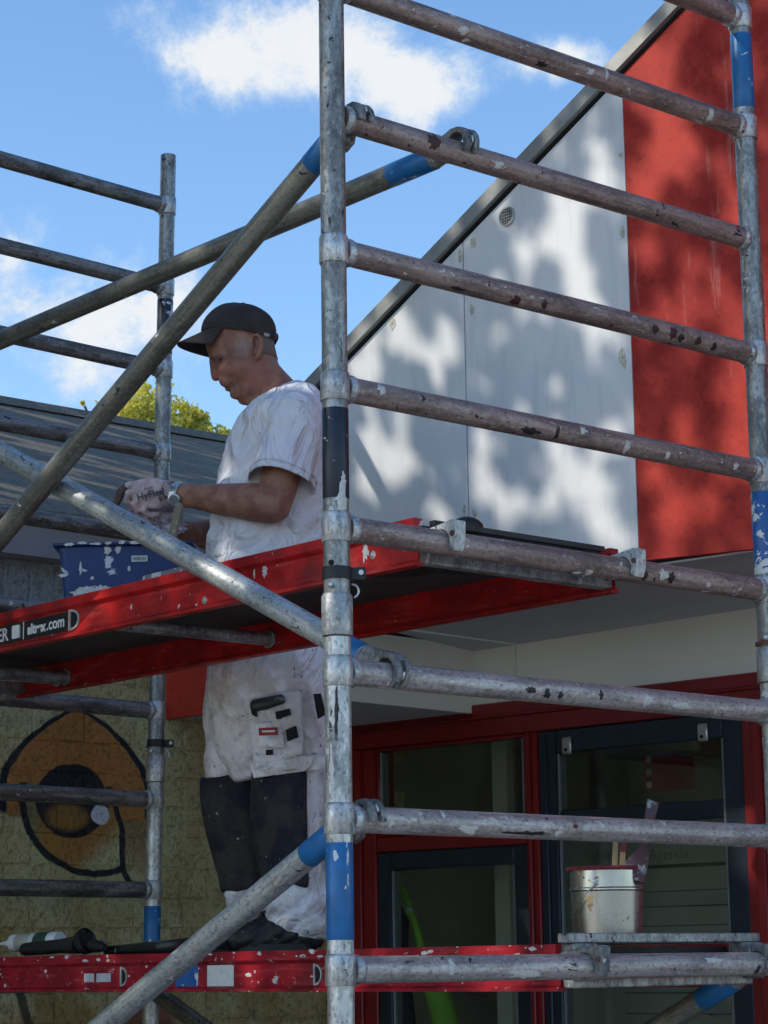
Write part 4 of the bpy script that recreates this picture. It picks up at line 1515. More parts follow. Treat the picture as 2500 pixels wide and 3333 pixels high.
# small flat box beside the tub
q = ony(462, 1890, 0.40)
M_carton = stained('printed_carton', (0.28, 0.24, 0.26), (0.62, 0.62, 0.62), 0.56, 30, 0.6)
bx_ = thing('flat_carton', (q.x + 0.05, 0.44, UDECK), 'small flat printed carton against the foot of the tub', 'box')
put('carton', bevel(MB().box((q.x, 0.40, UDECK - 0.005), (q.x + 0.16, 0.50, ony(564, 1850, 0.40).z)).mesh('carton'), 0.002, 1), M_carton, bx_)
put('carton_flap', bevel(MB().box((q.x + 0.045, 0.3965, UDECK), (q.x + 0.083, 0.3995, ony(564, 1852, 0.40).z)).mesh('carton_flap'), 0.001, 1), M_white, bx_)

# ---- lower platform, left end
yq = 0.70


def cyl(parent, name, p0, p1, prof, mat_, seg=20):
    return put(name, MB().lathe(prof, seg), mat_, parent, along(p0, p1))


zd = DECK + 0.001
q0, q1 = ony(50, 3100, yq), ony(185, 3100, yq)
L = (q1 - q0).length
rc = 0.0245
p0, p1 = Vector((q0.x - 0.012, yq, zd + rc + 0.012)), Vector((q1.x, yq + 0.02, zd + rc + 0.016))
M_tubew = stained('white_cartridge', (0.66, 0.66, 0.62), (0.035, 0.08, 0.05), 0.56, 9, 0.45)
t = thing('sealant_cartridge', p0, 'white and green sealant cartridge lying at the left of the lower platform', 'cartridge')
cyl(t, 'cartridge_tube', p0, p1, [(rc - 0.003, 0), (rc, 0.003), (rc, L - 0.003), (rc - 0.002, L)], M_tubew)
cyl(t, 'label_band', p0 + (p1 - p0) * 0.52, p1, [(rc + 0.0002, 0), (rc + 0.0006, 0.001), (rc + 0.0006, L * 0.27), (rc + 0.0002, L * 0.275)], simple('green_print', (0.03, 0.075, 0.05), 0.5))
cyl(t, 'label_band', p0 + (p1 - p0) * 0.14, p1, [(rc + 0.0002, 0), (rc + 0.0006, 0.001), (rc + 0.0006, L * 0.30), (rc + 0.0002, L * 0.305)], simple('beige_print', (0.45, 0.42, 0.33), 0.5))
cyl(t, 'nozzle', p0, p0 + (p0 - p1), [(0.014, 0), (0.013, 0.014), (0.009, 0.016), (0.005, 0.05), (0.002, 0.06)], M_white)
# black caulking gun / torch with trumpet end
q0, q1 = ony(115, 3110, yq - 0.025), ony(285, 3095, yq - 0.025)
p0, p1 = Vector((q0.x - 0.05, yq - 0.03, zd + 0.018)), Vector((q1.x, yq - 0.03, zd + 0.028))
M_gun = stained('grimy_black_plastic', (0.012, 0.012, 0.013), (0.16, 0.15, 0.14), 0.63, 30, 0.5)
t = thing('sealant_gun', p0, 'grimy black sealant gun with flared end, beside the white cartridge', 'sealant gun')
L = (p1 - p0).length
cyl(t, 'barrel', p0, p1, [(0.016, 0), (0.018, 0.01), (0.019, L * 0.6), (0.024, L * 0.85), (0.024, L * 0.9)], M_gun)
cyl(t, 'flared_end', p1 + Vector((-0.03, 0, 0)), p1 + Vector((0.03, 0.01, 0.02)), [(0.020, 0), (0.033, 0.012), (0.036, 0.03), (0.033, 0.032), (0.028, 0.02)], M_gun)
cyl(t, 'collar_ring', p1 + Vector((0.02, 0, -0.002)), p1 + Vector((0.09, 0, -0.01)), [(0.012, 0), (0.016, 0.01), (0.014, 0.05), (0.009, 0.07)], M_gun)
put('trigger', MB().chain([p0 + Vector((0.1, -0.01, -0.004)), p0 + Vector((0.17, -0.016, 0.0)), p0 + Vector((0.24, -0.012, 0.004))], [0.008, 0.010, 0.006], 10), M_gun, t)
# scraper with steel blade
q0 = ony(330, 3100, yq - 0.02)
t = thing('wire_scraper', (q0.x, yq - 0.02, zd), 'dull metal scraper head in front of the black box', 'scraper')
put('blade', MB().ellipsoid((0, 0, 0), (0.032, 0.012, 0.014), 14, 8, Matrix.Translation((q0.x - 0.01, yq - 0.02, zd + 0.020)) @ Matrix.Rotation(-0.25, 4, 'Y')), M_steel, t)
put('handle', MB().chain([(q0.x - 0.03, yq - 0.02, zd + 0.024), (q0.x - 0.09, yq + 0.0, zd + 0.012)], [0.010, 0.008], 10), M_rust, t)
# black box
M_case = Mat('black_gloss_case', 0.25).col((0.008, 0.008, 0.010))
q0, q1 = ony(345, 3100, yq), ony(520, 3090, yq)
t = thing('black_case', ((q0.x + q1.x) / 2, yq, zd), 'glossy black box standing by the blue-banded standard', 'box')
h0 = ony(345, 3086, yq).z - zd
hb = ony(520, 3076, yq).z - zd
mb = MB()
x0, x1 = q0.x, q1.x
ya, yb2 = yq - 0.012, yq + 0.10
mb.add([(x0, ya, zd), (x1, ya, zd), (x1, yb2, zd), (x0, yb2, zd), (x0, ya, zd + h0 + 0.004), (x1, ya, zd + hb + 0.006), (x1, yb2, zd + hb + 0.02), (x0, yb2, zd + h0 + 0.012)],
       [(0, 3, 2, 1), (4, 5, 6, 7), (0, 1, 5, 4), (1, 2, 6, 5), (2, 3, 7, 6), (3, 0, 4, 7)])
put('case_body', bevel(mb.mesh('case_body'), 0.004, 2), M_case, t)
put('case_edge', MB().box((x0 - 0.001, ya - 0.002, zd), (x0 + 0.006, ya + 0.001, zd + h0)), M_white, t)
put('case_edge', MB().box((x0 + 0.060, ya - 0.0015, zd + 0.004), (x0 + 0.064, ya + 0.001, zd + h0 - 0.001)), M_steel, t)

# ---- paint can on the right end of the lower platform
yc = 0.93
pb, pt = ony(1980, 3049, yc), ony(1972, 2826, yc)
xc = pb.x
zc0 = 1.700
px_m = (ony(2089, 3000, yc) - ony(1870, 3000, yc)).length
rb = px_m * 0.5 * math.cos(math.radians(0))
nb = Vector((xc - CAMP.x, yc - CAMP.y, 0)).normalized()
scale_m = (CAMP - pb).length / FPX
rb = 224 * 0.5 * scale_m
rt = 240 * 0.5 * scale_m
H = pt.z - zc0
M_can = Mat('tin_plate', 0.2, 0.95)
v = M_can.obj(False)
n = M_can.noise(M_can.scale(v, (1, 1, 0.3)), 30, 4)
dr = M_can.noise(M_can.scale(v, (1, 1, 0.8)), 15, 5, 0.6, 0.6)
pk = M_can.noise(M_can.shift(v, (1, 5, 2)), 45, 3, 0.6).ss(0.69, 0.71)
c = M_can.mix(dr.ss(0.62, 0.64), (0.42, 0.42, 0.40), (0.42, 0.30, 0.14))
c = M_can.mix(pk, c, (0.03, 0.03, 0.03))
M_can.col(c)
M_can.set('Metallic', (1.0 - dr.ss(0.62, 0.64).max(pk)) * 0.95)
M_can.set('Roughness', n * 0.25 + 0.14)
can = thing('paint_can', (xc, yc, zc0), 'dripped silver paint can with brush and stirring sticks on the lower platform', 'paint can')
MC = Matrix.Translation((xc, yc, zc0))
put('can_body', MB().lathe([(rb - 0.004, 0), (rb, 0.002), (rb, 0.006), (rb - 0.002, 0.008), (rb + (rt - rb) * 0.55, H * 0.66), (rb + (rt - rb) * 0.62 + 0.002, H * 0.68), (rb + (rt - rb) * 0.62 + 0.002, H * 0.70), (rb + (rt - rb) * 0.62 - 0.0005, H * 0.72), (rt - 0.003, H - 0.004)], 48, cap=False), M_can, can, MC)
M_canred = stained('red_paint_rim', (0.20, 0.03, 0.04), (0.45, 0.36, 0.36), 0.58, 30, 0.5)
put('rim', MB().lathe([(rt - 0.004, H - 0.006), (rt + 0.004, H - 0.006), (rt + 0.007, H - 0.002), (rt + 0.004, H + 0.003), (rt - 0.004, H + 0.002), (rt - 0.007, H - 0.02)], 48, cap=False), M_canred, can, MC)
put('paint_surface', MB().lathe([(rt - 0.007, H - 0.05), (0.001, H - 0.049)], 40), M_canred, can, MC)
tc = Vector((CAMP.x - xc, CAMP.y - yc, 0)).normalized()           # towards the camera
sc_ = Vector((-tc.y, tc.x, 0))
ear_p = Vector((xc, yc, zc0 + H * 0.80)) + (tc * 0.88 - sc_ * -0.28).normalized() * (rt - 0.004)
left_ = -Vector((CR.x, CR.y, 0)).normalized()
ear_p = Vector((xc, yc, zc0 + H * 0.80)) + (tc * 0.97 + left_ * 0.25).normalized() * (rt - 0.006)
put('handle_ear', MB().lathe([(0.003, 0), (0.010, 0), (0.011, 0.002), (0.008, 0.004), (0.003, 0.003)], 18, along(ear_p, ear_p + tc)), M_steel, can)
e2 = Vector((xc, yc, zc0 + 0.055)) + (tc * 0.5 + left_ * 0.95).normalized() * (rt + 0.003)
put('wire_handle', MB().chain([ear_p + tc * 0.004, ear_p.lerp(e2, 0.5) + tc * 0.02 + left_ * 0.006, e2], [0.0016] * 3, 8), M_steel, can)


def canpt(px, py, dy=0.0):
    return ony(px, py, yc + dy)


M_stick = simple('pale_stirring_wood', (0.50, 0.36, 0.18), 0.7, 0, 0.2, 30)
for a, b, tip in (((2010, 2742), (2000, 2840), False), ((2036, 2744), (2024, 2840), True)):
    p, r_ = canpt(*a), canpt(*b)
    s_ = thing('stirring_stick', r_, 'stirring stick with red tip in the paint can' if tip else 'plain pale stirring stick in the paint can', 'stick')
    Mx = along(r_, p)
    ll = (p - r_).length
    sd_ = -left_
    MX = frame(r_, sd_, (p - r_).normalized().cross(sd_), (p - r_).normalized())
    put('stick', MB().box((-0.006, -0.0015, -0.06), (0.006, 0.0015, ll)), M_stick, s_, MX)
    if tip:
        put('painted_tip', MB().box((-0.0063, -0.0018, ll - 0.02), (0.0063, 0.0018, ll + 0.02)), M_canred, s_, MX)
p, r_ = canpt(2125, 2612, 0.05), canpt(2085, 2815, 0.02)
M_pur = stained('paint_caked_handle', (0.10, 0.045, 0.055), (0.30, 0.30, 0.31), 0.56, 26, 0.6, (0.17, 0.17, 0.18), 0.50)
pbsh = thing('wide_brush', r_, 'paint-caked wide brush leaning in the silver paint can', 'brush')
up_ = (p - r_).normalized()
sd_ = (-left_ - up_ * (-left_).dot(up_)).normalized()
MX = frame(r_, sd_, up_.cross(sd_), up_)
ll = (p - r_).length
put('handle', bevel(MB().prism([(-0.011, -0.02), (0.010, -0.02), (0.009, ll * 0.5), (0.014, ll), (0.006, ll + 0.004), (-0.004, ll + 0.003), (-0.013, ll + 0.006), (-0.010, ll * 0.5)], -0.006, 0.006).mesh('handle'), 0.003, 2), M_pur, pbsh, MX)
put('ferrule', bevel(MB().prism([(-0.032, -0.03), (0.014, -0.04), (0.016, 0.015), (0.010, 0.035), (-0.012, 0.037), (-0.034, 0.0)], -0.009, 0.009).mesh('ferrule'), 0.003, 2), M_pur, pbsh, MX)

# ---- coat with lime trim hanging behind the left window
M_navyc = simple('navy_cloth', (0.02, 0.028, 0.09), 0.9, 0, 0.3, 20)
M_lime = simple('lime_cloth', (0.22, 0.44, 0.04), 0.8, 0, 0.2, 15)
M_refl = simple('grey_reflective_tape', (0.55, 0.56, 0.50), 0.4)
MCO = FP - FN * (OFF + 0.16)
co = lambda px, py: onp(px, py, MCO, FN)
jk = thing('work_jacket', co(1300, 3200), 'navy work jacket with lime green trim hanging behind the left window', 'jacket')
pts = [co(1268, 2905), co(1290, 3000), co(1275, 3130), co(1285, 3330), co(1290, 3500)]
put('jacket_body', MB().chain(pts, [0.02, 0.045, 0.06, 0.075, 0.08], 18), M_navyc, jk)
for nm, pp, mm in (('lime_trim', [(1278, 2875), (1300, 2905), (1318, 2950)], M_lime), ('reflective_tape', [(1312, 2942), (1322, 2975)], M_refl), ('lime_trim', [(1324, 2975), (1348, 3040), (1368, 3130), (1385, 3230)], M_lime), ('lime_trim', [(1410, 3225), (1430, 3290), (1440, 3345)], M_lime)):
    w_ = 0.015 if pp[0][1] < 3200 else 0.045
    put(nm, MB().chain([co(*a) + FN * 0.03 for a in [(b_[0] + 32, b_[1]) for b_ in pp]], [w_] * len(pp), 14), mm, jk)

# ------------------------------------------------------------------ the painter
MO = Vector((-1.6436, 1.07, 0.0))
SC = 1.04
LX = Vector((-math.cos(YAW), -math.sin(YAW), 0))      # the way he faces (left in the picture)
TC = Vector((math.sin(YAW), -math.cos(YAW), 0))       # towards the camera


def pl(px, py, Y=0.0):
    return onp(px, py, MO + TC * Y, TC)


def wl(X, Y, Z):
    return MO + LX * (X * SC) + TC * (Y * SC) + Vector((0, 0, Z))


def z3(x, y, Y=0.0):
    return pl(300 + x / 1.8433, 900 + y / 1.8433, Y)


def zl_(x, y, Y=0.0):
    return pl(550 + x / 3.687, 1050 + y / 3.687, Y)


def zof(py):
    return pl(827, py).z


def slices(mb_, rows, seg=32, ex=2.3, squeeze=0.0, shear=0.0, cap=True):
    """rows: (photo y, X front, X back, half width[, Y centre])"""
    rings_ = []
    for row in rows:
        py, xf, xb, hw = row[:4]
        yc_ = row[4] if len(row) > 4 else 0.0
        zz = zof(py)
        xc_, hx = 0.5 * (xf + xb), 0.5 * (xf - xb)
        ring = []
        for k in range(seg):
            a = 2 * PI * k / seg
            ca, sa = math.cos(a), math.sin(a)
            X = hx * math.copysign(abs(ca) ** (2 / ex), ca)
            Y = hw * math.copysign(abs(sa) ** (2 / ex), sa) * (1 - squeeze * max(ca, 0) ** 2)
            ring.append(wl(xc_ + X, yc_ + Y, zz + shear * SC * (xc_ + X - 0.04)))
        rings_.append(ring)
    vs_ = [p_ for r_ in rings_ for p_ in r_]
    fs_ = []
    for i in range(len(rings_) - 1):
        for k in range(seg):
            k2 = (k + 1) % seg
            fs_.append((i * seg + k, i * seg + k2, (i + 1) * seg + k2, (i + 1) * seg + k))
    if cap:
        fs_ += [tuple(range(seg))[::-1], tuple((len(rings_) - 1) * seg + k for k in range(seg))]
    return mb_.add(vs_, fs_)


def fuse(mb_, name, voxel, smooth_it=4, disp=None, fac=0.5):
    """one continuous surface out of overlapping closed shells"""
    me = mb_.mesh(name, 0)
    o_ = bpy.data.objects.new(name, me)
    COL.objects.link(o_)
    r_ = o_.modifiers.new('r', 'REMESH')
    r_.mode = 'VOXEL'
    r_.voxel_size = voxel
    if smooth_it:
        s_ = o_.modifiers.new('s', 'SMOOTH')
        s_.iterations = smooth_it
        s_.factor = fac
    dg = bpy.context.evaluated_depsgraph_get()
    out = bpy.data.meshes.new_from_object(o_.evaluated_get(dg))
    bpy.data.objects.remove(o_)
    if disp:
        out.update()
        nn = len(out.vertices)
        nor = np.empty(nn * 3)
        out.vertices.foreach_get('normal', nor)
        cov = np.empty(nn * 3)
        out.vertices.foreach_get('co', cov)
        cov = cov.reshape(-1, 3)
        nor = nor.reshape(-1, 3)
        dd = np.array([disp(Vector(p_)) for p_ in cov])
        cov = cov + nor * dd[:, None]
        out.vertices.foreach_set('co', cov.reshape(-1))
    out.polygons.foreach_set('use_smooth', [True] * len(out.polygons))
    out.update()
    return out


def loc(p_):
    d_ = p_ - MO
    return d_.dot(LX) / SC, d_.dot(TC) / SC, p_.z


person = thing('person', wl(-0.05, 0, DECK), 'painter in white shirt and dark cap standing on the lower platform', 'person')

# --- skin
m = Mat('tanned_skin', 0.55, 0, 0.35)
v = m.pos()
n = m.noise(v, 22, 4)
n2 = m.noise(v, 160, 3)
c = m.mix(n.ss(0.42, 0.58), (0.36, 0.175, 0.115), (0.27, 0.11, 0.075))
c = m.mix(n2.ss(0.58, 0.78) * 0.35, c, (0.20, 0.085, 0.06))


def spot(P_, r_, soft=0.6):
    q_ = m.nt.nodes.new('ShaderNodeVectorMath')
    q_.operation = 'DISTANCE'
    m.nt.links.new(v, q_.inputs[0])
    q_.inputs[1].default_value = P_
    return S(m.nt, q_.outputs['Value']).ss(r_, r_ * soft * 0.5)


fine = m.noise(v, 330, 3, 0.6)
c = m.mix(spot(zl_(1050, 620, .06), .075) * 0.55, c, (0.30, 0.09, 0.065))      # weathered neck
c = m.mix(spot(zl_(560, 640, .01), .022) * 0.6, c, (0.40, 0.13, 0.10))        # nose
c = m.mix(spot(zl_(720, 560, .06), .045) * 0.35, c, (0.38, 0.13, 0.095))      # cheek
c = m.mix(spot(zl_(900, 290, .075), .040) * fine.ss(0.42, 0.60) * 0.8, c, (0.34, 0.28, 0.24))   # grey at the temple
c = m.mix(spot(zl_(1230, 380, .04), .060) * fine.ss(0.42, 0.60) * 0.6, c, (0.30, 0.24, 0.20))   # cropped nape
c = m.mix(spot(zl_(800, 850, .03), .055) * fine.ss(0.46, 0.62) * 0.6, c, (0.18, 0.10, 0.085))   # stubble
m.col(c)
m.bump(n2 + n * 0.8 + fine * 0.5, 0.5, 0.0022)
m.b.inputs['Subsurface Weight'].default_value = 0.06
m.b.inputs['Subsurface Radius'].default_value = (0.01, 0.004, 0.002)
M_skin = m

sh_n, el_n, wr_n = z3(1225, 860, 0.19), z3(1085, 1370, 0.235), z3(530, 1312, 0.115)
sh_f, el_f, wr_f = z3(1190, 850, -0.17), z3(840, 1560, -0.17), z3(560, 1535, -0.03)
bd = MB()
head_rows = [(1016, .070, -.005, .035), (1030, .094, -.025, .056), (1055, .118, -.045, .070), (1090, .130, -.055, .0765), (1130, .129, -.058, .0765), (1150, .122, -.062, .0755),
             (1170, .108, -.066, .074), (1190, .101, -.072, .072), (1210, .098, -.086, .070), (1235, .089, -.106, .068), (1255, .071, -.122, .066), (1275, .062, -.135, .063),
             (1291, .050, -.146, .061), (1305, .034, -.155, .060), (1316, .018, -.162, .060), (1326, .000, -.168, .062), (1345, -.012, -.18, .066), (1400, -.02, -.20, .075), (1460, -.02, -.20, .09)]
slices(bd, head_rows, 36, 2.2, 0.13)
# nose, lips, brow, cheek, jaw, chin
bd.chain([zl_(520, 445), zl_(535, 520), zl_(546, 590), zl_(562, 652)], [(.008, .012), (.010, .012), (.0125, .012), (.013, .013)], 14)
for s_ in (-1, 1):
    bd.ellipsoid(zl_(608, 655, 0.013 * s_), (.012, .009, .010), 12, 8)
    bd.chain([zl_(512, 400, 0.006 * s_), zl_(545, 385, 0.032 * s_), zl_(640, 380, 0.056 * s_)], [.0095, .011, .009], 10)
    bd.ellipsoid(zl_(720, 560, 0.046 * s_), (.030, .024, .026), 14, 10)
    bd.ellipsoid(zl_(690, 690, 0.030 * s_), (.022, .022, .022), 14, 10)
    bd.ellipsoid(zl_(900, 800, 0.044 * s_), (.026, .014, .026), 14, 10)
    bd.ellipsoid(zl_(800, 830, 0.030 * s_), (.020, .016, .018), 14, 10)
    # upper eyelid
    bd.ellipsoid(zl_(640, 408, 0.036 * s_), (.017, .013, .008), 12, 8)
bd.chain([zl_(745, 742, -.026), zl_(672, 735, -.012), zl_(655, 738, 0), zl_(672, 735, .012), zl_(745, 742, .026)], [.004, .0065, .007, .0065, .004], 10)
bd.chain([zl_(752, 768, -.024), zl_(712, 795, -.012), zl_(700, 797, 0), zl_(712, 795, .012), zl_(752, 768, .024)], [.004, .0068, .0075, .0068, .004], 10)
bd.ellipsoid(zl_(800, 868), (.015, .018, .013), 14, 10)
bd.ellipsoid(zl_(930, 940), (.024, .024, .012), 14, 10)
# neck muscle
for s_ in (-1, 1):
    bd.chain([zl_(1090, 480, .062 * s_), zl_(1110, 760, .050 * s_), zl_(1060, 1010, .028 * s_)], [.014, .016, .014], 10)
# trunk and limbs under the clothes
slices(bd, [(1300, -.05, -.19, .10), (1360, .0, -.21, .16), (1450, .04, -.23, .17), (1600, .06, -.22, .16), (1800, .07, -.19, .145), (2000, .07, -.19, .145), (2180, .06, -.18, .14)], 24)
for sh, el, wr_ in ((sh_n, el_n, wr_n), (sh_f, el_f, wr_f)):
    bd.chain([sh, sh.lerp(el, 0.5), el.lerp(sh, 0.12), el], [.062, .056, .052, .050], 18)
    bd.chain([el, el.lerp(wr_, 0.22) + Vector((0, 0, .002)), el.lerp(wr_, 0.55), el.lerp(wr_, 0.85), wr_.lerp(el, -0.05)], [(.050, .052), (.050, .053), (.041, .044), (.030, .034), (.028, .033)], 18)
nl = [(2150, 945, .080), (2540, 950, .070), (2720, 955, .062), (2890, 962, .056), (3040, 975, .045)]
fl = [(2150, 790, .080), (2540, 772, .070), (2720, 795, .062), (2890, 826, .056), (3040, 812, .045)]
bd.chain([pl(x, y_, .075) for y_, x, r_ in nl], [r_ for y_, x, r_ in nl], 16)
bd.chain([pl(x, y_, -.09) for y_, x, r_ in fl], [r_ for y_, x, r_ in fl], 16)
# ears
for s_ in (1, -1):
    bd.ellipsoid((0, 0, 0), (.019, .008, .032), 14, 10, frame(zl_(1045, 270, .079 * s_), LX, TC, Vector((0, 0, 1))) @ Matrix.Rotation(0.18, 4, 'Y'))
body_me = fuse(bd, 'body', 0.0034, 5, None, 0.5)
body = put('body', body_me, M_skin, person)
# ear rim and hollow (near ear), eye
M_lash = Mat('eye_dark', 0.3).col((0.02, 0.012, 0.01))
rim = [zl_(1005, 330, .084), zl_(985, 230, .088), zl_(1010, 160, .091), zl_(1060, 145, .093), zl_(1105, 200, .092), zl_(1110, 290, .090), zl_(1075, 380, .086), zl_(1055, 420, .083)]
put('ear_rim', MB().chain(rim, [.004, .005, .0055, .006, .006, .006, .0065, .006], 10), M_skin, body)
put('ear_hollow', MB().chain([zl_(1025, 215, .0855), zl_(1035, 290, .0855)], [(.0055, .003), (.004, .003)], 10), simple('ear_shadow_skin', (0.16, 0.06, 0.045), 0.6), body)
put('eyelid', MB().chain([zl_(600, 438, .036), zl_(640, 415, .047), zl_(690, 428, .052)], [.0022, .0030, .0020], 8), M_skin, body)
put('eyelid', MB().chain([zl_(610, 458, .040), zl_(645, 458, .0475), zl_(685, 446, .052)], [.0020, .0028, .0018], 8), M_skin, body)
put('nostril', MB().ellipsoid(zl_(600, 672, .016), (.004, .004, .0025), 8, 6), M_lash, body)
put('eye', MB().ellipsoid((0, 0, 0), (.0115, .006, .0036), 12, 8, frame(zl_(640, 436, .0455), LX, TC, Vector((0, 0, 1))) @ Matrix.Rotation(0.35, 4, 'Y')), M_lash, body)
M_brow = simple('grey_hair', (0.20, 0.165, 0.135), 0.8, 0, 0.4, 200, 0.5, 0.001)
put('eyebrow', MB().chain([zl_(530, 385, .020), zl_(560, 368, .040), zl_(640, 360, .059)], [(.005, .004), (.0055, .004), (.004, .003)], 8), M_brow, body)
M_crease_shade = simple('crease_shade', (0.17, 0.07, 0.05), 0.6)  # darker strips paint the shade held in face and neck creases
for cpts_ in ([(628, 600, .030), (672, 668, .041), (745, 715, .045), (782, 770, .043)], [(700, 440, .053), (735, 432, .058), (765, 420, .062)], [(912, 800, .056), (925, 850, .052), (915, 905, .040)], [(1115, 770, .066), (1095, 860, .058), (1068, 960, .044)], [(540, 350, .018), (600, 325, .050), (680, 318, .064)]):
    put('crease_shade', MB().chain([zl_(*q_) for q_ in cpts_], [.0013] + [.0022] * (len(cpts_) - 2) + [.0010], 8), M_crease_shade, body)
put('mouth_line', MB().chain([zl_(695, 772, .004), zl_(712, 765, .017), zl_(740, 752, .027), zl_(764, 748, .033)], [.0016, .0022, .0024, .0016], 8), M_lash, body)
# cropped hair between cap and neck: a patch of shell just proud of the skin
mb = MB()
vs, fs = [], []
rows_h = [(1088, .131, -.056, .0765), (1110, .131, -.057, .0768), (1130, .129, -.058, .0768), (1150, .122, -.062, .0757), (1170, .108, -.066, .074)]
na = 15
for py, xf, xb, hw in rows_h:
    xc_, hx = 0.5 * (xf + xb), 0.5 * (xf - xb)
    for k in range(na):
        a = math.radians(118 + (242 - 118) * k / (na - 1))
        ca, sa = math.cos(a), math.sin(a)
        vs.append(wl(xc_ + (hx + .0028) * math.copysign(abs(ca) ** .93, ca), (hw + .0028) * math.copysign(abs(sa) ** .93, sa), zof(py)))
for i in range(len(rows_h) - 1):
    for k in range(na - 1):
        fs.append((i * na + k, i * na + k + 1, (i + 1) * na + k + 1, (i + 1) * na + k))
hm = MB().add(vs, fs).mesh('hair', 180)
hr_ = put('hair', hm, M_brow, person)
sdm = hr_.modifiers.new('t', 'SOLIDIFY')
sdm.thickness = 0.004
sdm.offset = -1

# --- cap
m = Mat('charcoal_cap_cloth', 0.85)
v = m.pos()
n = m.noise(v, 60, 4)
m.col(m.mix(m.noise(v, 9, 3).ss(0.35, 0.65), (0.030, 0.020, 0.019), (0.050, 0.037, 0.034)))
m.bump(n * 0.3 + m.noise(v, 420, 2) * 0.15 + m.noise(v, 22, 2, 0.5, 1.2), 0.5, 0.012)
M_cap = m
rows_c = [(1099, .143, -.067, .087), (1085, .142, -.067, .0875), (1065, .137, -.067, .087), (1045, .128, -.065, .083), (1025, .114, -.058, .075), (1010, .098, -.046, .063), (998, .078, -.026, .046), (991, .058, -.002, .026), (989, .042, .016, .010)]
capm = slices(MB(), rows_c, 40, 2.1, 0.10, 0.145, cap=False)
capm.f.append(tuple((len(rows_c) - 1) * 40 + k for k in range(40)))
me = capm.mesh('cap', 60)
for vv in me.vertices:
    q_ = Vector(vv.co)
    k_ = fbm(q_, 26, 3)
    X_, Y_, Z_ = loc(q_)
    vv.co = q_ + (q_ - wl(0.04, 0, zof(1085))).normalized() * (k_ * 0.0022 - 0.0012 * (abs((math.atan2(Y_, X_ - .04) / (PI / 3) + 0.5) % 1.0 - 0.5) < 0.04))
cap_o = put('cap', me, M_cap, person)
sdm = cap_o.modifiers.new('t', 'SOLIDIFY')
sdm.thickness = 0.003
sub = cap_o.modifiers.new('s', 'SUBSURF')
sub.levels = sub.render_levels = 1
put('cap_button', MB().ellipsoid((0, 0, 0), (.008, .008, .004), 12, 6, Matrix.Translation(wl(.026, 0, zof(989)))), M_cap, cap_o)
nu, nv = 21, 9
vs, fs = [], []
for j in range(nv):
    v_ = j / (nv - 1)
    for i in range(nu):
        u_ = -1 + 2 * i / (nu - 1)
        Yb = u_ * (.084 - .006 * v_)
        X_ = .040 + .098 * math.sqrt(max(1 - (u_ * .93) ** 2, 0)) + v_ * .070 * (1 - .55 * abs(u_) ** 2.6)
        Z_ = zof(1083) - v_ * .030 * (1 - 0.2 * u_ * u_) - .030 * abs(u_) ** 2.2 * (0.25 + 0.75 * v_)
        vs.append(wl(X_, Yb, Z_))
for j in range(nv - 1):
    for i in range(nu - 1):
        fs.append((j * nu + i, j * nu + i + 1, (j + 1) * nu + i + 1, (j + 1) * nu + i))
bo = put('cap_peak', MB().add(vs, fs).mesh('cap_peak', 80), M_cap, cap_o)
sdm = bo.modifiers.new('t', 'SOLIDIFY')
sdm.thickness = 0.005
put('cap_strap', MB().box((-.010, -.002, -.005), (.008, .002, .004), frame(zl_(1165, 145, .062), LX, TC, Vector((0, 0, 1))) @ Matrix.Rotation(0.6, 4, 'Z')), M_steel, cap_o)
put('cap_back_strap', MB().chain([wl(-.060, -.035, zof(1100)), wl(-.068, 0, zof(1098)), wl(-.060, .035, zof(1100))], [(.003, .010)] * 3, 10), M_cap, cap_o)

# --- t-shirt
def fold(p_):
    X_, Y_, Z_ = loc(p_)
    a = fbm(p_, 7.0, 3)
    d1 = math.sin((X_ * 34 + Z_ * 30) + 5.0 * fbm(p_ + Vector((3, 1, 2)), 3.0, 2))
    d2 = math.sin((X_ * -20 + Z_ * 44) + 6.0 * fbm(p_ + Vector((9, 5, 2)), 2.6, 2))
    k1 = max(0.0, 1 - abs(Z_ - 2.85) / 0.35)
    k2 = max(0.0, 1 - abs(Z_ - 2.62) / 0.25)
    return 0.010 * a + 0.008 * (abs(d1) - 0.5) * k1 + 0.009 * (abs(d2) - 0.5) * k2


m = Mat('white_cotton', 0.9)
v = m.pos()
n = m.noise(v, 500, 2)
st = m.noise(v, 26, 5, 0.65, 0.4)
blot = m.noise(v, 7, 4, 0.6)
c = m.mix(blot.ss(0.47, 0.62) * 0.5, (0.82, 0.795, 0.815), (0.70, 0.68, 0.71))
c = m.mix(st.ss(0.63, 0.66) * blot.ss(0.53, 0.56) * 0.8, c, (0.30, 0.30, 0.33))
m.col(c)
wr1 = (m.noise(m.scale(v, (1, 1, 0.6)), 6, 3, 0.5, 1.5) - 0.5).abs() * -2.0
m.bump(n * 0.03 + wr1, 0.95, 0.042)
M_shirt = m
ts = MB()
slices(ts, [(1256, -.100, -.130, .040), (1275, -.070, -.165, .085), (1300, -.035, -.190, .135), (1325, -.010, -.207, .175), (1350, .018, -.222, .200), (1388, .044, -.238, .212), (1442, .072, -.250, .208), (1497, .084, -.255, .200),
           (1551, .091, -.253, .192), (1605, .098, -.248, .188), (1687, .110, -.243, .186), (1768, .120, -.238, .188), (1900, .124, -.236, .190), (2010, .126, -.236, .190)], 40, 2.4)
ts.chain([z3(1225, 830, .165), z3(1205, 930, .195)], [.075, .074], 18)
ts.chain([z3(1200, 830, -.165), z3(1140, 950, -.195)], [.070, .068], 18)
shirt = put('t_shirt', fuse(ts, 't_shirt', 0.008, 6, fold), M_shirt, person)
shirt.data.materials[0] = M_shirt.m


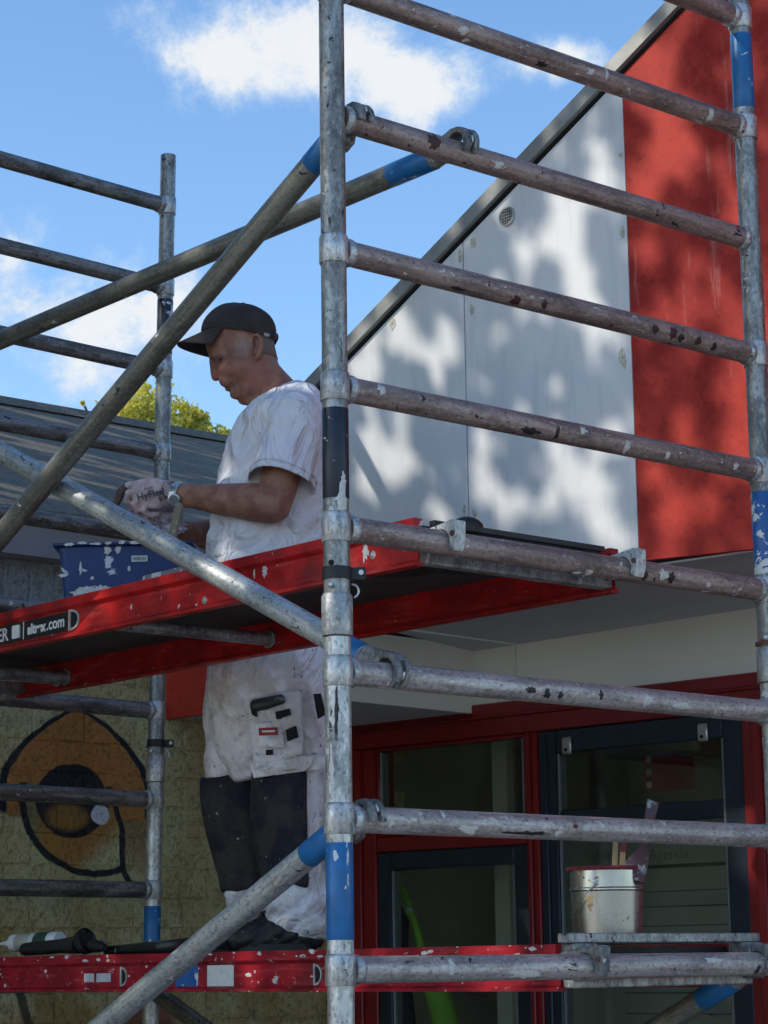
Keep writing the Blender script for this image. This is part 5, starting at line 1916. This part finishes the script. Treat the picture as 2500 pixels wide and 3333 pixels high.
def sleeve(a, b, r0, r1, flat=1.0, seg=30, n_=14, up=(0, 0, 1)):
    """open tube from shoulder to hem"""
    ax = (b - a).normalized()
    x = (TC - ax * TC.dot(ax)).normalized()
    y_ = ax.cross(x)
    vs_, fs_ = [], []
    for j in range(n_ + 1):
        t_ = j / n_
        c_ = a.lerp(b, t_)
        r_ = r0 + (r1 - r0) * t_
        for k in range(seg):
            an = 2 * PI * k / seg
            p_ = c_ + x * (r_ * 0.92 * math.cos(an)) + y_ * (r_ * flat * math.sin(an))
            w_ = 0.006 * t_ * math.sin(3 * an + 1.0) + 0.010 * t_ * fbm(p_, 9, 2)
            w_ += 0.004 * math.sin(t_ * 9 + 3 * math.sin(an)) * (1 - 0.6 * t_)
            if j >= n_ - 1:
                w_ += 0.0012
            vs_.append(p_ + (p_ - c_).normalized() * w_)
    for j in range(n_):
        for k in range(seg):
            k2 = (k + 1) % seg
            fs_.append((j * seg + k, j * seg + k2, (j + 1) * seg + k2, (j + 1) * seg + k))
    return MB().add(vs_, fs_)


for a, b, r0, r1 in ((z3(1228, 800, .178), z3(1128, 1232, .225), .074, .092), (z3(1190, 830, -.165), z3(1040, 1200, -.205), .072, .085)):
    so = put('sleeve', sleeve(a, b, r0, r1, 1.02).mesh('sleeve', 180), M_shirt, shirt)
    sdm = so.modifiers.new('t', 'SOLIDIFY')
    sdm.thickness = 0.003
    sub = so.modifiers.new('s', 'SUBSURF')
    sub.levels = sub.render_levels = 1
    sv = [v_.co.copy() for v_ in so.data.vertices]
    ax_ = (b - a).normalized()
    cN = sorted(sv, key=lambda q_: (q_ - a).dot(ax_))[-30:]
    cc_ = sum(cN, Vector()) / 30
    xx_ = (TC - ax_ * TC.dot(ax_)).normalized()
    yy_ = ax_.cross(xx_)
    cN.sort(key=lambda q_: math.atan2((q_ - cc_).dot(yy_), (q_ - cc_).dot(xx_)))
    put('hem', MB().chain([q_ - ax_ * 0.002 for q_ in cN + cN[:1]], [.0028] * 31, 8, cap=False), M_shirt, so)
    put('hem_stitch', MB().chain([q_ - ax_ * 0.022 + (q_ - cc_).normalized() * 0.0005 for q_ in cN + cN[:1]], [.0016] * 31, 6, cap=False), M_shirt, so)
# ribbed collar
cpts = []
n_ = 28
for k in range(n_ + 1):
    a = 2 * PI * k / n_
    c0, c1 = z3(955, 792), z3(1226, 648)
    ctr = c0.lerp(c1, 0.5)
    cpts.append(ctr + (c0 - c1) * (0.5 * math.cos(a)) + TC * (.076 * math.sin(a)) + Vector((0, 0, -.012 * math.sin(a) ** 2)))
put('collar', MB().chain(cpts, [(.006, .012)] * len(cpts), 10), M_shirt, shirt)
# small printed lettering on the chest (too small to read in the photograph)
for i in range(7):
    for j in range(2):
        p_ = z3(918 + i * 9 + rnd.uniform(-1, 1), 1018 + j * 9 - i * 2.2, .16)
        # project on to the shirt front surface: push along the sight line
        put('chest_print', MB().box((-.0022, -.003, -.0022), (.0022, .003, .0022), frame(p_, LX, TC, Vector((0, 0, 1)))), M_ink, shirt)

# --- trousers
def tfold(p_):
    X_, Y_, Z_ = loc(p_)
    a = fbm(p_, 8.0, 3)
    low_ = max(0.0, min(1.0, (DECK + 0.22 - Z_) / 0.10))
    w1 = 4.0 * fbm(p_, 5.0, 2)
    d1 = abs(math.sin(Z_ * 34 + X_ * 16 + w1 * 0.6)) - 0.6
    d3 = abs(math.sin(Z_ * -20 + X_ * 26 + Y_ * 14 + w1 * 0.7)) - 0.6
    d2 = abs(math.sin((X_ + 0.6 * Y_) * 26 + 3 * fbm(p_, 3.0, 2) + Z_ * 6)) - 0.6
    return 0.007 * a + low_ * (0.010 * d1 + 0.008 * d3) + 0.008 * d2 * (1 - low_)


m = Mat('dirty_white_canvas', 0.9)
v = m.pos()
n = m.noise(v, 400, 2)
blot = m.noise(v, 6, 5, 0.65)
st = m.noise(v, 36, 5, 0.65, 0.6)
c = m.mix(blot.ss(0.43, 0.58), (0.80, 0.77, 0.795), (0.54, 0.50, 0.475))
c = m.mix(st.ss(0.60, 0.68) * 0.6, c, (0.28, 0.25, 0.24))
c = m.mix(m.noise(m.shift(v, (5, 5, 1)), 60, 3, 0.6).ss(0.68, 0.695), c, (0.05, 0.05, 0.055))
m.col(c)
wr1 = (m.noise(m.scale(v, (1, 1, 0.7)), 8, 3, 0.55, 1.4) - 0.5).abs() * -2.0
m.bump(n * 0.03 + st * 0.06 + wr1, 0.7, 0.030)
M_trou = m
tr_ = MB()
slices(tr_, [(1900, .118, -.228, .180), (2000, .120, -.226, .182), (2100, .122, -.225, .185), (2180, .123, -.225, .185), (2260, .122, -.222, .18), (2340, .118, -.212, .172), (2400, .106, -.195, .155), (2470, .088, -.170, .125), (2540, .05, -.14, .085)], 36, 2.5)
nlt = [(2160, 942, .095), (2350, 948, .100), (2540, 952, .094), (2720, 955, .086), (2890, 965, .080), (2945, 974, .088), (2985, 984, .080)]
flt = [(2160, 785, .095), (2350, 770, .097), (2540, 772, .090), (2720, 797, .084), (2890, 822, .078), (2930, 816, .078), (2962, 806, .066)]
tr_.chain([pl(x, y_, .075) for y_, x, r_ in nlt], [r_ for y_, x, r_ in nlt], 20)
tr_.chain([pl(x, y_, -.09) for y_, x, r_ in flt], [r_ for y_, x, r_ in flt], 20)
# ragged hems and the hanging flare at the outer side of the far thigh
tr_.chain([pl(1005, 2985, .09), pl(1030, 3030, .09), pl(1026, 3078, .085)], [.058, .045, .012], 14)
tr_.chain([pl(905, 2950, .10), pl(900, 2990, .10)], [.045, .03], 14)
tr_.chain([pl(755, 2910, -.06), pl(742, 2915, -.05)], [.02, .014], 10)
trous = put('trousers', fuse(tr_, 'trousers', 0.0075, 9, tfold), M_trou, person)

# knee panels: dark shells over the fronts of both legs
m = Mat('dark_knee_cloth', 0.85)
v = m.pos()
n = m.noise(v, 9, 4)
c = m.mix(n.ss(0.42, 0.60), (0.007, 0.008, 0.019), (0.036, 0.030, 0.029))
c = m.mix(m.noise(v, 48, 4, 0.6, 0.4).ss(0.685, 0.70), c, (0.45, 0.44, 0.44))
m.col(c)
m.bump((m.noise(v, 14, 3, 0.6, 1.2) - 0.5).abs() * -2.0 + m.noise(v, 300, 2) * 0.05, 0.7, 0.014)
M_knee = m


def knee(rows_, Y, a0, a1, label):
    """rows: photo y, photo x, radius"""
    vs_, fs_ = [], []
    na_ = 22
    for j, (py, px, r_) in enumerate(rows_):
        c_ = pl(px, py, Y)
        for k in range(na_):
            a = math.radians(a0 + (a1 - a0) * k / (na_ - 1))
            rr = r_ + 0.006 * (abs(math.sin(2.2 * a + 0.55 * j + 2 * fbm(c_ + Vector((a * .1, 0, 0)), 8, 2))) - 0.5) + 0.004 * fbm(c_ + Vector((a, 0, 0)), 6, 2)
            zoff = Vector((0, 0, 0.010 * fbm(Vector((a * 1.5, Y * 9, j * 0.1)), 1.0, 2))) if j in (0, len(rows_) - 1) else Vector()
            if k in (0, na_ - 1):
                rr -= 0.004
            vs_.append(c_ + (LX * (rr * math.cos(a)) + TC * (rr * math.sin(a))) * SC + zoff)
    for j in range(len(rows_) - 1):
        for k in range(na_ - 1):
            fs_.append((j * na_ + k, j * na_ + k + 1, (j + 1) * na_ + k + 1, (j + 1) * na_ + k))
    ko = put('knee_panel', MB().add(vs_, fs_).mesh('knee_panel', 180), M_knee, trous)
    ko['label'] = label
    s1_ = ko.modifiers.new('t', 'SOLIDIFY')
    s1_.thickness = 0.008
    s2_ = ko.modifiers.new('s', 'SUBSURF')
    s2_.levels = s2_.render_levels = 1
    return ko


knee([(2500, 951, .107), (2560, 951, .107), (2620, 950, .108), (2680, 951, .107), (2740, 955, .102), (2800, 959, .096), (2850, 963, .092), (2888, 966, .089)], .075, -60, 116, 'dark knee panel of the near leg')
knee([(2530, 771, .101), (2580, 774, .102), (2640, 781, .102), (2700, 791, .100), (2760, 803, .095), (2820, 813, .091), (2870, 821, .089), (2900, 825, .086)], -.09, -60, 150, 'dark knee panel of the far leg')


# holster pocket with flaps
def zp(x, y_, Y):
    return pl(600 + x / 3.016, 2080 + y_ / 3.016, Y)


def patch(name, corners, Y, th, mat_, parent, bulge=0.0, n_=8, label=None):
    """cloth piece: a bent plate between four picture corners (tl, tr, br, bl)"""
    tl, tr, brc, blc = corners
    vs_, fs_ = [], []
    for j in range(n_ + 1):
        for i in range(n_ + 1):
            u_, v_ = i / n_, j / n_
            x = (tl[0] * (1 - u_) + tr[0] * u_) * (1 - v_) + (blc[0] * (1 - u_) + brc[0] * u_) * v_
            y_ = (tl[1] * (1 - u_) + tr[1] * u_) * (1 - v_) + (blc[1] * (1 - u_) + brc[1] * u_) * v_
            yy_ = Y + bulge * math.sin(PI * u_) * math.sin(PI * min(1, v_ * 1.15)) + 0.003 * fbm(Vector((x, y_, 0)), 0.012, 2)
            vs_.append(zp(x, y_, yy_))
    for j in range(n_):
        for i in range(n_):
            a = j * (n_ + 1) + i
            fs_.append((a, a + 1, a + n_ + 2, a + n_ + 1))
    po_ = put(name, MB().add(vs_, fs_).mesh(name, 180), mat_, parent)
    if label:
        po_['label'] = label
    s1_ = po_.modifiers.new('t', 'SOLIDIFY')
    s1_.thickness = th
    s1_.offset = 0
    return po_


YP = .190
pk = patch('holster_pocket', [(640, 590), (1150, 500), (1165, 1130), (690, 1290)], YP, .012, M_trou, trous, .020, 14, 'hanging white holster pocket')
patch('pocket_base', [(640, 1195), (1400, 1140), (1400, 1270), (680, 1365)], YP - .004, .010, M_trou, trous, .008)
patch('pocket_flap', [(690, 830), (950, 795), (990, 1080), (730, 1060)], YP + .022, .006, M_trou, pk, .006, 8)
M_label = simple('red_label', (0.34, 0.035, 0.03), 0.6, 0, 0.2, 40)
patch('red_label', [(730, 875), (916, 868), (920, 942), (733, 948)], YP + .031, .003, M_label, pk, .002, 4)
patch('label_print', [(760, 898), (890, 893), (892, 912), (762, 916)], YP + .0335, .001, M_white, pk, .001, 3)
M_velcro = simple('black_velcro', (0.010, 0.010, 0.012), 0.95, 0, 0.4, 90, 0.6, 0.002)
for q4, yo in (([(892, 715), (1038, 682), (1048, 745), (905, 790)], .026), ([(995, 893), (1100, 850), (1122, 965), (1012, 1005)], .024), ([(800, 1088), (872, 1083), (874, 1136), (802, 1141)], .028),
               ([(650, 665), (715, 690), (715, 768), (665, 740)], .016)):
    patch('velcro', q4, YP + yo, .003, M_velcro, pk, .002, 4)
patch('velcro', [(1268, 540), (1340, 535), (1390, 740), (1310, 785)], YP + .0, .004, M_velcro, trous, .004, 5)
M_tool = stained('dark_tool', (0.022, 0.026, 0.024), (0.12, 0.13, 0.12), 0.62, 40, 0.45)
put('pocket_tool', MB().chain([zp(690, 655, YP + .012), zp(800, 630, YP + .026), zp(955, 590, YP + .020)], [(.013, .017), (.012, .017), (.010, .014)], 14), M_tool, pk)

# --- boots
M_boot = stained('spattered_black_boot', (0.013, 0.013, 0.014), (0.36, 0.35, 0.34), 0.665, 55, 0.6)
for nm, hx_, tx, Yb, Zt in (('near', -.150, .050, .085, 0), ('far', -.05, .124, -.07, 0)):
    mb = MB()
    a, b = wl(hx_, Yb, DECK), wl(tx, Yb, DECK)
    h_ = lambda t_, z_: a.lerp(b, t_) + Vector((0, 0, z_))
    mb.chain([h_(0.0, .045), h_(.25, .05), h_(.5, .048), h_(.75, .036), h_(.95, .030)], [(.038, .044), (.040, .052), (.042, .054), (.044, .044), (.038, .032)], 18)
    mb.chain([h_(.15, .05), h_(.18, .14)], [.042, .042], 16)
    bt = put('boot', fuse(mb, 'boot', .006, 3, lambda p_: .005 * fbm(p_, 24, 3) + .004 * (abs(math.sin(p_.z * 90 + 60 * (p_ - MO).dot(LX))) - .6)), M_boot, person)
    sole = MB()
    vs_ = []
    for k in range(24):
        an = 2 * PI * k / 24
        vs_.append((0.5 + 0.58 * math.cos(an), .043 * math.sin(an) * (1 - .12 * math.cos(an))))
    n_ = len(vs_)
    lo_ = [a.lerp(b, u_) + TC * w_ + Vector((0, 0, .001)) for u_, w_ in vs_]
    hi_ = [a.lerp(b, u_) + TC * w_ + Vector((0, 0, .022)) for u_, w_ in vs_]
    fs_ = [tuple(range(n_))[::-1], tuple(range(n_, 2 * n_))] + [(k, (k + 1) % n_, n_ + (k + 1) % n_, n_ + k) for k in range(n_)]
    put('sole', MB().add(lo_ + hi_, fs_), M_boot, bt)
    lp = [h_(.55, .085), h_(.62, .105) + TC * .03, h_(.50, .112) + TC * .045, h_(.45, .092) + TC * .03]
    put('lace', MB().chain(lp + [lp[0]], [.0025] * 5, 8), M_black, bt)

# --- gloves
m = Mat('grubby_pink_glove', 0.85)
v = m.pos()
n = m.noise(v, 30, 4, 0.6)
c = m.mix(n.ss(0.40, 0.62), (0.62, 0.46, 0.44), (0.46, 0.33, 0.33))
c = m.mix(m.noise(v, 16, 4, 0.6).ss(0.58, 0.70) * 0.8, c, (0.14, 0.085, 0.08))
m.col(c)
m.bump(m.noise(v, 220, 3), 0.4, 0.002)
M_glove = m
M_gtip = simple('stained_glove_tip', (0.13, 0.075, 0.06), 0.8, 0, 0.5, 60, 0.4, 0.002)


def hand(wr_, P, fingers, thumb):
    g = MB()
    g.chain(P, [(.024, .031), (.018, .038), (.017, .043), (.015, .042), (.012, .036)], 18)
    for pts_, r_ in fingers + [thumb]:
        g.chain(pts_, [r_, r_ * .97, r_ * .92, r_ * .82][:len(pts_)], 12)
    return g


Yh = .105
palm = [z3(498, 1308, Yh + .006), z3(450, 1306, Yh + .006), z3(380, 1302, Yh + .006), z3(310, 1298, Yh + .002), z3(262, 1300, Yh - .004)]
fing = [([z3(290, 1245, Yh - .004), z3(225, 1248, Yh - .012), z3(172, 1290, Yh - .018), z3(150, 1352, Yh - .020)], .0108),
        ([z3(280, 1280, Yh + .006), z3(215, 1300, Yh + .002), z3(208, 1345, Yh - .014), z3(250, 1372, Yh - .022)], .0108),
        ([z3(285, 1325, Yh + .008), z3(250, 1365, Yh + .004), z3(275, 1405, Yh - .012), z3(320, 1408, Yh - .024)], .0104),
        ([z3(320, 1350, Yh + .006), z3(305, 1405, Yh + .004), z3(345, 1432, Yh - .010), z3(390, 1425, Yh - .020)], .0096)]
thumb = ([z3(430, 1268, Yh - .020), z3(350, 1262, Yh - .045), z3(270, 1290, Yh - .055), z3(215, 1340, Yh - .050)], .0125)
gl = put('glove', fuse(hand(wr_n, palm, fing, thumb), 'glove', .0030, 2, lambda p_: .0018 * fbm(p_, 45, 3)), M_glove, person)
gl['label'] = 'pale pink work glove with black lettering'
tip = MB().chain([z3(200, 1268, Yh - .016), z3(172, 1290, Yh - .018), z3(149, 1354, Yh - .020)], [.0118, .0122, .0108], 14)
put('finger_coating', tip, M_gtip, gl)
cuff = MB().chain([z3(505, 1308, Yh + .006), z3(470, 1308, Yh + .006), z3(440, 1306, Yh + .006)], [(.030, .036), (.029, .037), (.024, .040)], 20)
put('cuff', cuff, stained('glove_cuff', (0.42, 0.31, 0.31), (0.09, 0.055, 0.055), 0.53, 55, 0.85), gl)
tm = text_mesh('HyFlex', 0.0275, 0.0006, 0.0004)
tx = z3(272, 1345, Yh + .0285)
ang = math.radians(14)
rx_ = -LX * math.cos(ang) + Vector((0, 0, math.sin(ang)))
ry_ = LX * math.sin(ang) + Vector((0, 0, math.cos(ang)))
put('lettering', tm, M_ink, gl, frame(tx, rx_, ry_, rx_.cross(ry_)))
tm = text_mesh('Ansell', 0.010, 0.0005, 0.0)
put('lettering', tm, M_ink, gl, frame(z3(312, 1282, Yh + .027), rx_, ry_, rx_.cross(ry_)))
Yf = -.02
palm2 = [z3(545, 1535, Yf), z3(500, 1530, Yf), z3(450, 1520, Yf), z3(410, 1512, Yf), z3(380, 1510, Yf)]
fing2 = [([z3(400, 1480, Yf), z3(350, 1475, Yf + .01), z3(315, 1490, Yf + .02), z3(300, 1525, Yf + .03)], .0115),
         ([z3(395, 1505, Yf), z3(340, 1505, Yf + .012), z3(310, 1525, Yf + .028), z3(325, 1560, Yf + .034)], .012),
         ([z3(400, 1530, Yf), z3(350, 1540, Yf + .012), z3(330, 1565, Yf + .026), z3(355, 1590, Yf + .03)], .0115),
         ([z3(410, 1550, Yf), z3(370, 1570, Yf + .01), z3(360, 1590, Yf + .02), z3(385, 1605, Yf + .026)], .0105)]
thumb2 = ([z3(490, 1500, Yf + .02), z3(430, 1465, Yf + .045), z3(370, 1450, Yf + .05), z3(330, 1450, Yf + .045)], .0125)
gl2 = put('glove', fuse(hand(wr_f, palm2, fing2, thumb2), 'glove', .0045, 3), M_glove, person)
gl2['label'] = 'grubby glove of the far hand'
# --- watch
wax = (wr_n - el_n).normalized()
wc = z3(518, 1312, Yh + .006)
MWt = along(wc - wax * .011, wc + wax)
wt = MB().lathe([(.0345, 0), (.0375, .002), (.0375, .020), (.0345, .022), (.033, .011)], 30, cap=False)
M_watch = Mat('bright_steel_bracelet', 0.28, 0.9)
v = M_watch.obj(False)
_, _, zz = M_watch.xyz(v)
M_watch.col(M_watch.mix(M_watch.noise(v, 160, 2).ss(0.4, 0.6), (0.62, 0.64, 0.64), (0.40, 0.42, 0.42)))
M_watch.bump(M_watch.noise(v, 140, 2), 0.6, 0.002)
wo = put('watch', wt, M_watch, person, MWt)
dn = (TC * 0.90 + Vector((0, 0, -0.30)) + LX * 0.1).normalized()
dc = z3(506, 1330, Yh + .006) + dn * .0345
put('watch_dial', MB().lathe([(.0165, -.004), (.0175, 0), (.017, .005), (.0145, .006), (.0135, .0045), (.0005, .0045)], 28), M_watch, wo, along(dc, dc + dn))
put('watch_face', MB().lathe([(.0128, .0046), (.0005, .005)], 24), simple('watch_face', (0.20, 0.21, 0.21), 0.3), wo, along(dc, dc + dn))

# --- crumpled film in his hands
mb = MB()
nu, nv = 40, 30
vs, fs = [], []
c_ = z3(370, 1460, .045)
for j in range(nv + 1):
    th = PI * j / nv
    for i in range(nu):
        a = 2 * PI * i / nu
        d_ = LX * (math.sin(th) * math.cos(a) * 1.35) + TC * (math.sin(th) * math.sin(a) * .55) + Vector((0, 0, math.cos(th) * .95)) - LX * 0.35 * math.cos(th) * -1
        k_ = 0.048 * (1 + 0.5 * fbm(d_ * 2.2, 1.0, 3)) + 0.012 * abs(fbm(d_ * 6 + Vector((3, 3, 3)), 1.0, 2))
        vs.append(c_ + d_ * k_)
for j in range(nv):
    for i in range(nu):
        i2 = (i + 1) % nu
        fs.append((j * nu + i, j * nu + i2, (j + 1) * nu + i2, (j + 1) * nu + i))
mb.add(vs, fs)
M_film = Mat('cloudy_plastic_film', 0.18)
v = M_film.pos()
M_film.col(M_film.mix(M_film.noise(v, 40, 4).ss(0.4, 0.65), (0.62, 0.56, 0.66), (0.36, 0.28, 0.33)))
M_film.bump(M_film.noise(v, 55, 3, 0.6, 0.8), 0.9, 0.012)
M_film.b.inputs['Alpha'].default_value = 0.72
film = put('plastic_film', mb.mesh('plastic_film', 25), M_film)
tag(film, 'crumpled cloudy plastic film held in the gloved hands', 'plastic film')

# ------------------------------------------------------------------ shade tree behind and to the left of the photographer
T0 = Vector((-1.2, 1.0, 3.0))
SU = SUN.cross(Vector((0, 0, 1))).normalized()
SV = SU.cross(SUN)
rs = np.random.RandomState(11)
NL = 60000
uv = np.stack([rs.uniform(-2.6, 5.4, NL), rs.uniform(-3.2, 3.2, NL), rs.uniform(5.8, 8.4, NL)], 1)


def suv(p_):
    d_ = Vector(p_) - T0
    return d_.dot(SU), d_.dot(SV)


def onf(px, py):
    return onp(px, py, FP, FN)


K = 2500 / 1659
lit = []
for x, y_, r_ in [(1290, 300, .07), (1305, 380, .08), (1255, 440, .07), (1215, 500, .10), (1240, 560, .09), (1262, 640, .10), (1300, 690, .08), (1325, 470, .06), (1140, 540, .05), (1190, 430, .05), (1085, 430, .05),
                  (1130, 600, .05), (1060, 590, .04), (870, 690, .07), (905, 740, .06), (800, 760, .09), (770, 800, .07), (960, 720, .05), (945, 790, .05), (800, 930, .07), (830, 985, .06), (790, 1040, .07),
                  (880, 1020, .06), (860, 890, .04), (945, 1080, .06), (1040, 990, .06), (1065, 1060, .05), (1120, 1100, .04), (1210, 960, .07), (1240, 1030, .08), (1285, 1100, .08), (1335, 1140, .06), (1190, 1080, .05), (1300, 1030, .05), (1335, 950, .05), (1130, 780, .035), (1080, 700, .03), (1180, 700, .035), (1240, 800, .03),
                  (1390, 190, .06), (1440, 130, .05), (1440, 250, .06), (1490, 330, .05), (1405, 430, .05), (1400, 560, .04), (1420, 690, .05), (1490, 560, .05), (1485, 700, .07), (1560, 620, .05), (1600, 780, .09), (1590, 860, .08), (1610, 950, .07), (1580, 1000, .05),
                  (1460, 1130, .07), (1440, 1180, .05), (1500, 930, .04), (1400, 1010, .04), (1530, 1100, .04), (1650, 300, .06), (1655, 700, .06), (1420, 340, .04)]:
    lit.append((*suv(onf(x * K, y_ * K)), r_ * (1.35 if x > 1375 else 1.0)))
# patches of sun on the bright brace, the shirt front, the lower beam, the low red board and the roof trim
for P_, r_ in [(ony(560, 1745, .12), .045), (ony(640, 1800, .12), .05), (ony(700, 1855, .12), .05), (ony(830, 3165, yl), .05), (ony(930, 3165, yl), .05), (ony(860, 1995, .26), .04), (onf(665, 2310), .04), (onf(660, 2285), .035),
               (z3(800, 1150, .12), .05), (z3(790, 1210, .12), .045), (ony(300, 1000, .4), .04), (ony(450, 900, .4), .035), (ony(150, 1060, .4), .04), (onx(1300, 3120, 0), .04), (onx(1700, 3120, 0), .05), (onf(1250, 1000), .05), (onf(1500, 760), .05), (onf(1800, 440), .05), (onf(2100, 130), .05)]:
    lit.append((*suv(P_), r_))
# streaks across the felt roof
for px, py, dx in [(60, 1340, 200), (100, 1440, 120), (650, 1475, 130), (250, 1560, 160), (120, 1500, 90), (60, 1590, 80)]:
    for k in range(5):
        P_ = onp(px + dx * (k - 2) / 2.5, py + dx * (k - 2) / 2.5 * 0.25, Vector((-4.2, 0, 3.665)), Vector((0.415, 0, 1)).normalized())
        lit.append((*suv(P_), .075))
lit = np.array(lit)
keep = np.ones(NL, bool)
for u_, v_, r_ in lit:
    # leaves cleared along the sun rays so that chosen spots are lit
    keep &= ((uv[:, 0] - u_) ** 2 / 0.7 + (uv[:, 1] - v_) ** 2 / 1.5) > (r_ * (0.92 if r_ < 0.06 else 0.80)) ** 2
dens = np.array([mnoise.noise(Vector((a * 7.5, b * 5.0, c_ * 0.05))) + 0.5 * mnoise.noise(Vector((a * 17, b * 12, c_ * 0.05 + 7))) for a, b, c_ in uv])
keep &= (dens < 0.40)
uv = uv[keep]
lp = np.array(T0)[None] + uv[:, :1] * np.array(SU)[None] + uv[:, 1:2] * np.array(SV)[None] + uv[:, 2:] * np.array(SUN)[None]
lp = lp[lp[:, 2] > 3.2]
cc = T0 + SUN * 7.4
stree = thing('shade_tree', (cc.x - 0.6, cc.y - 0.8, 0), 'broad leafy tree behind the photographer casting dappled shade', 'tree')
ends = [tuple(lp[i]) for i in rs.randint(0, len(lp), 14)]
put('trunk', trunk_mesh((cc.x - 0.6, cc.y - 0.8, 0), (cc.x - 0.3, cc.y - 0.4, cc.z + 0.5), 0.22, [], 3), M_bark, stree)
put('crown', leaf_mesh('crown', lp, 0.14, seed=8), M_leafd, stree)
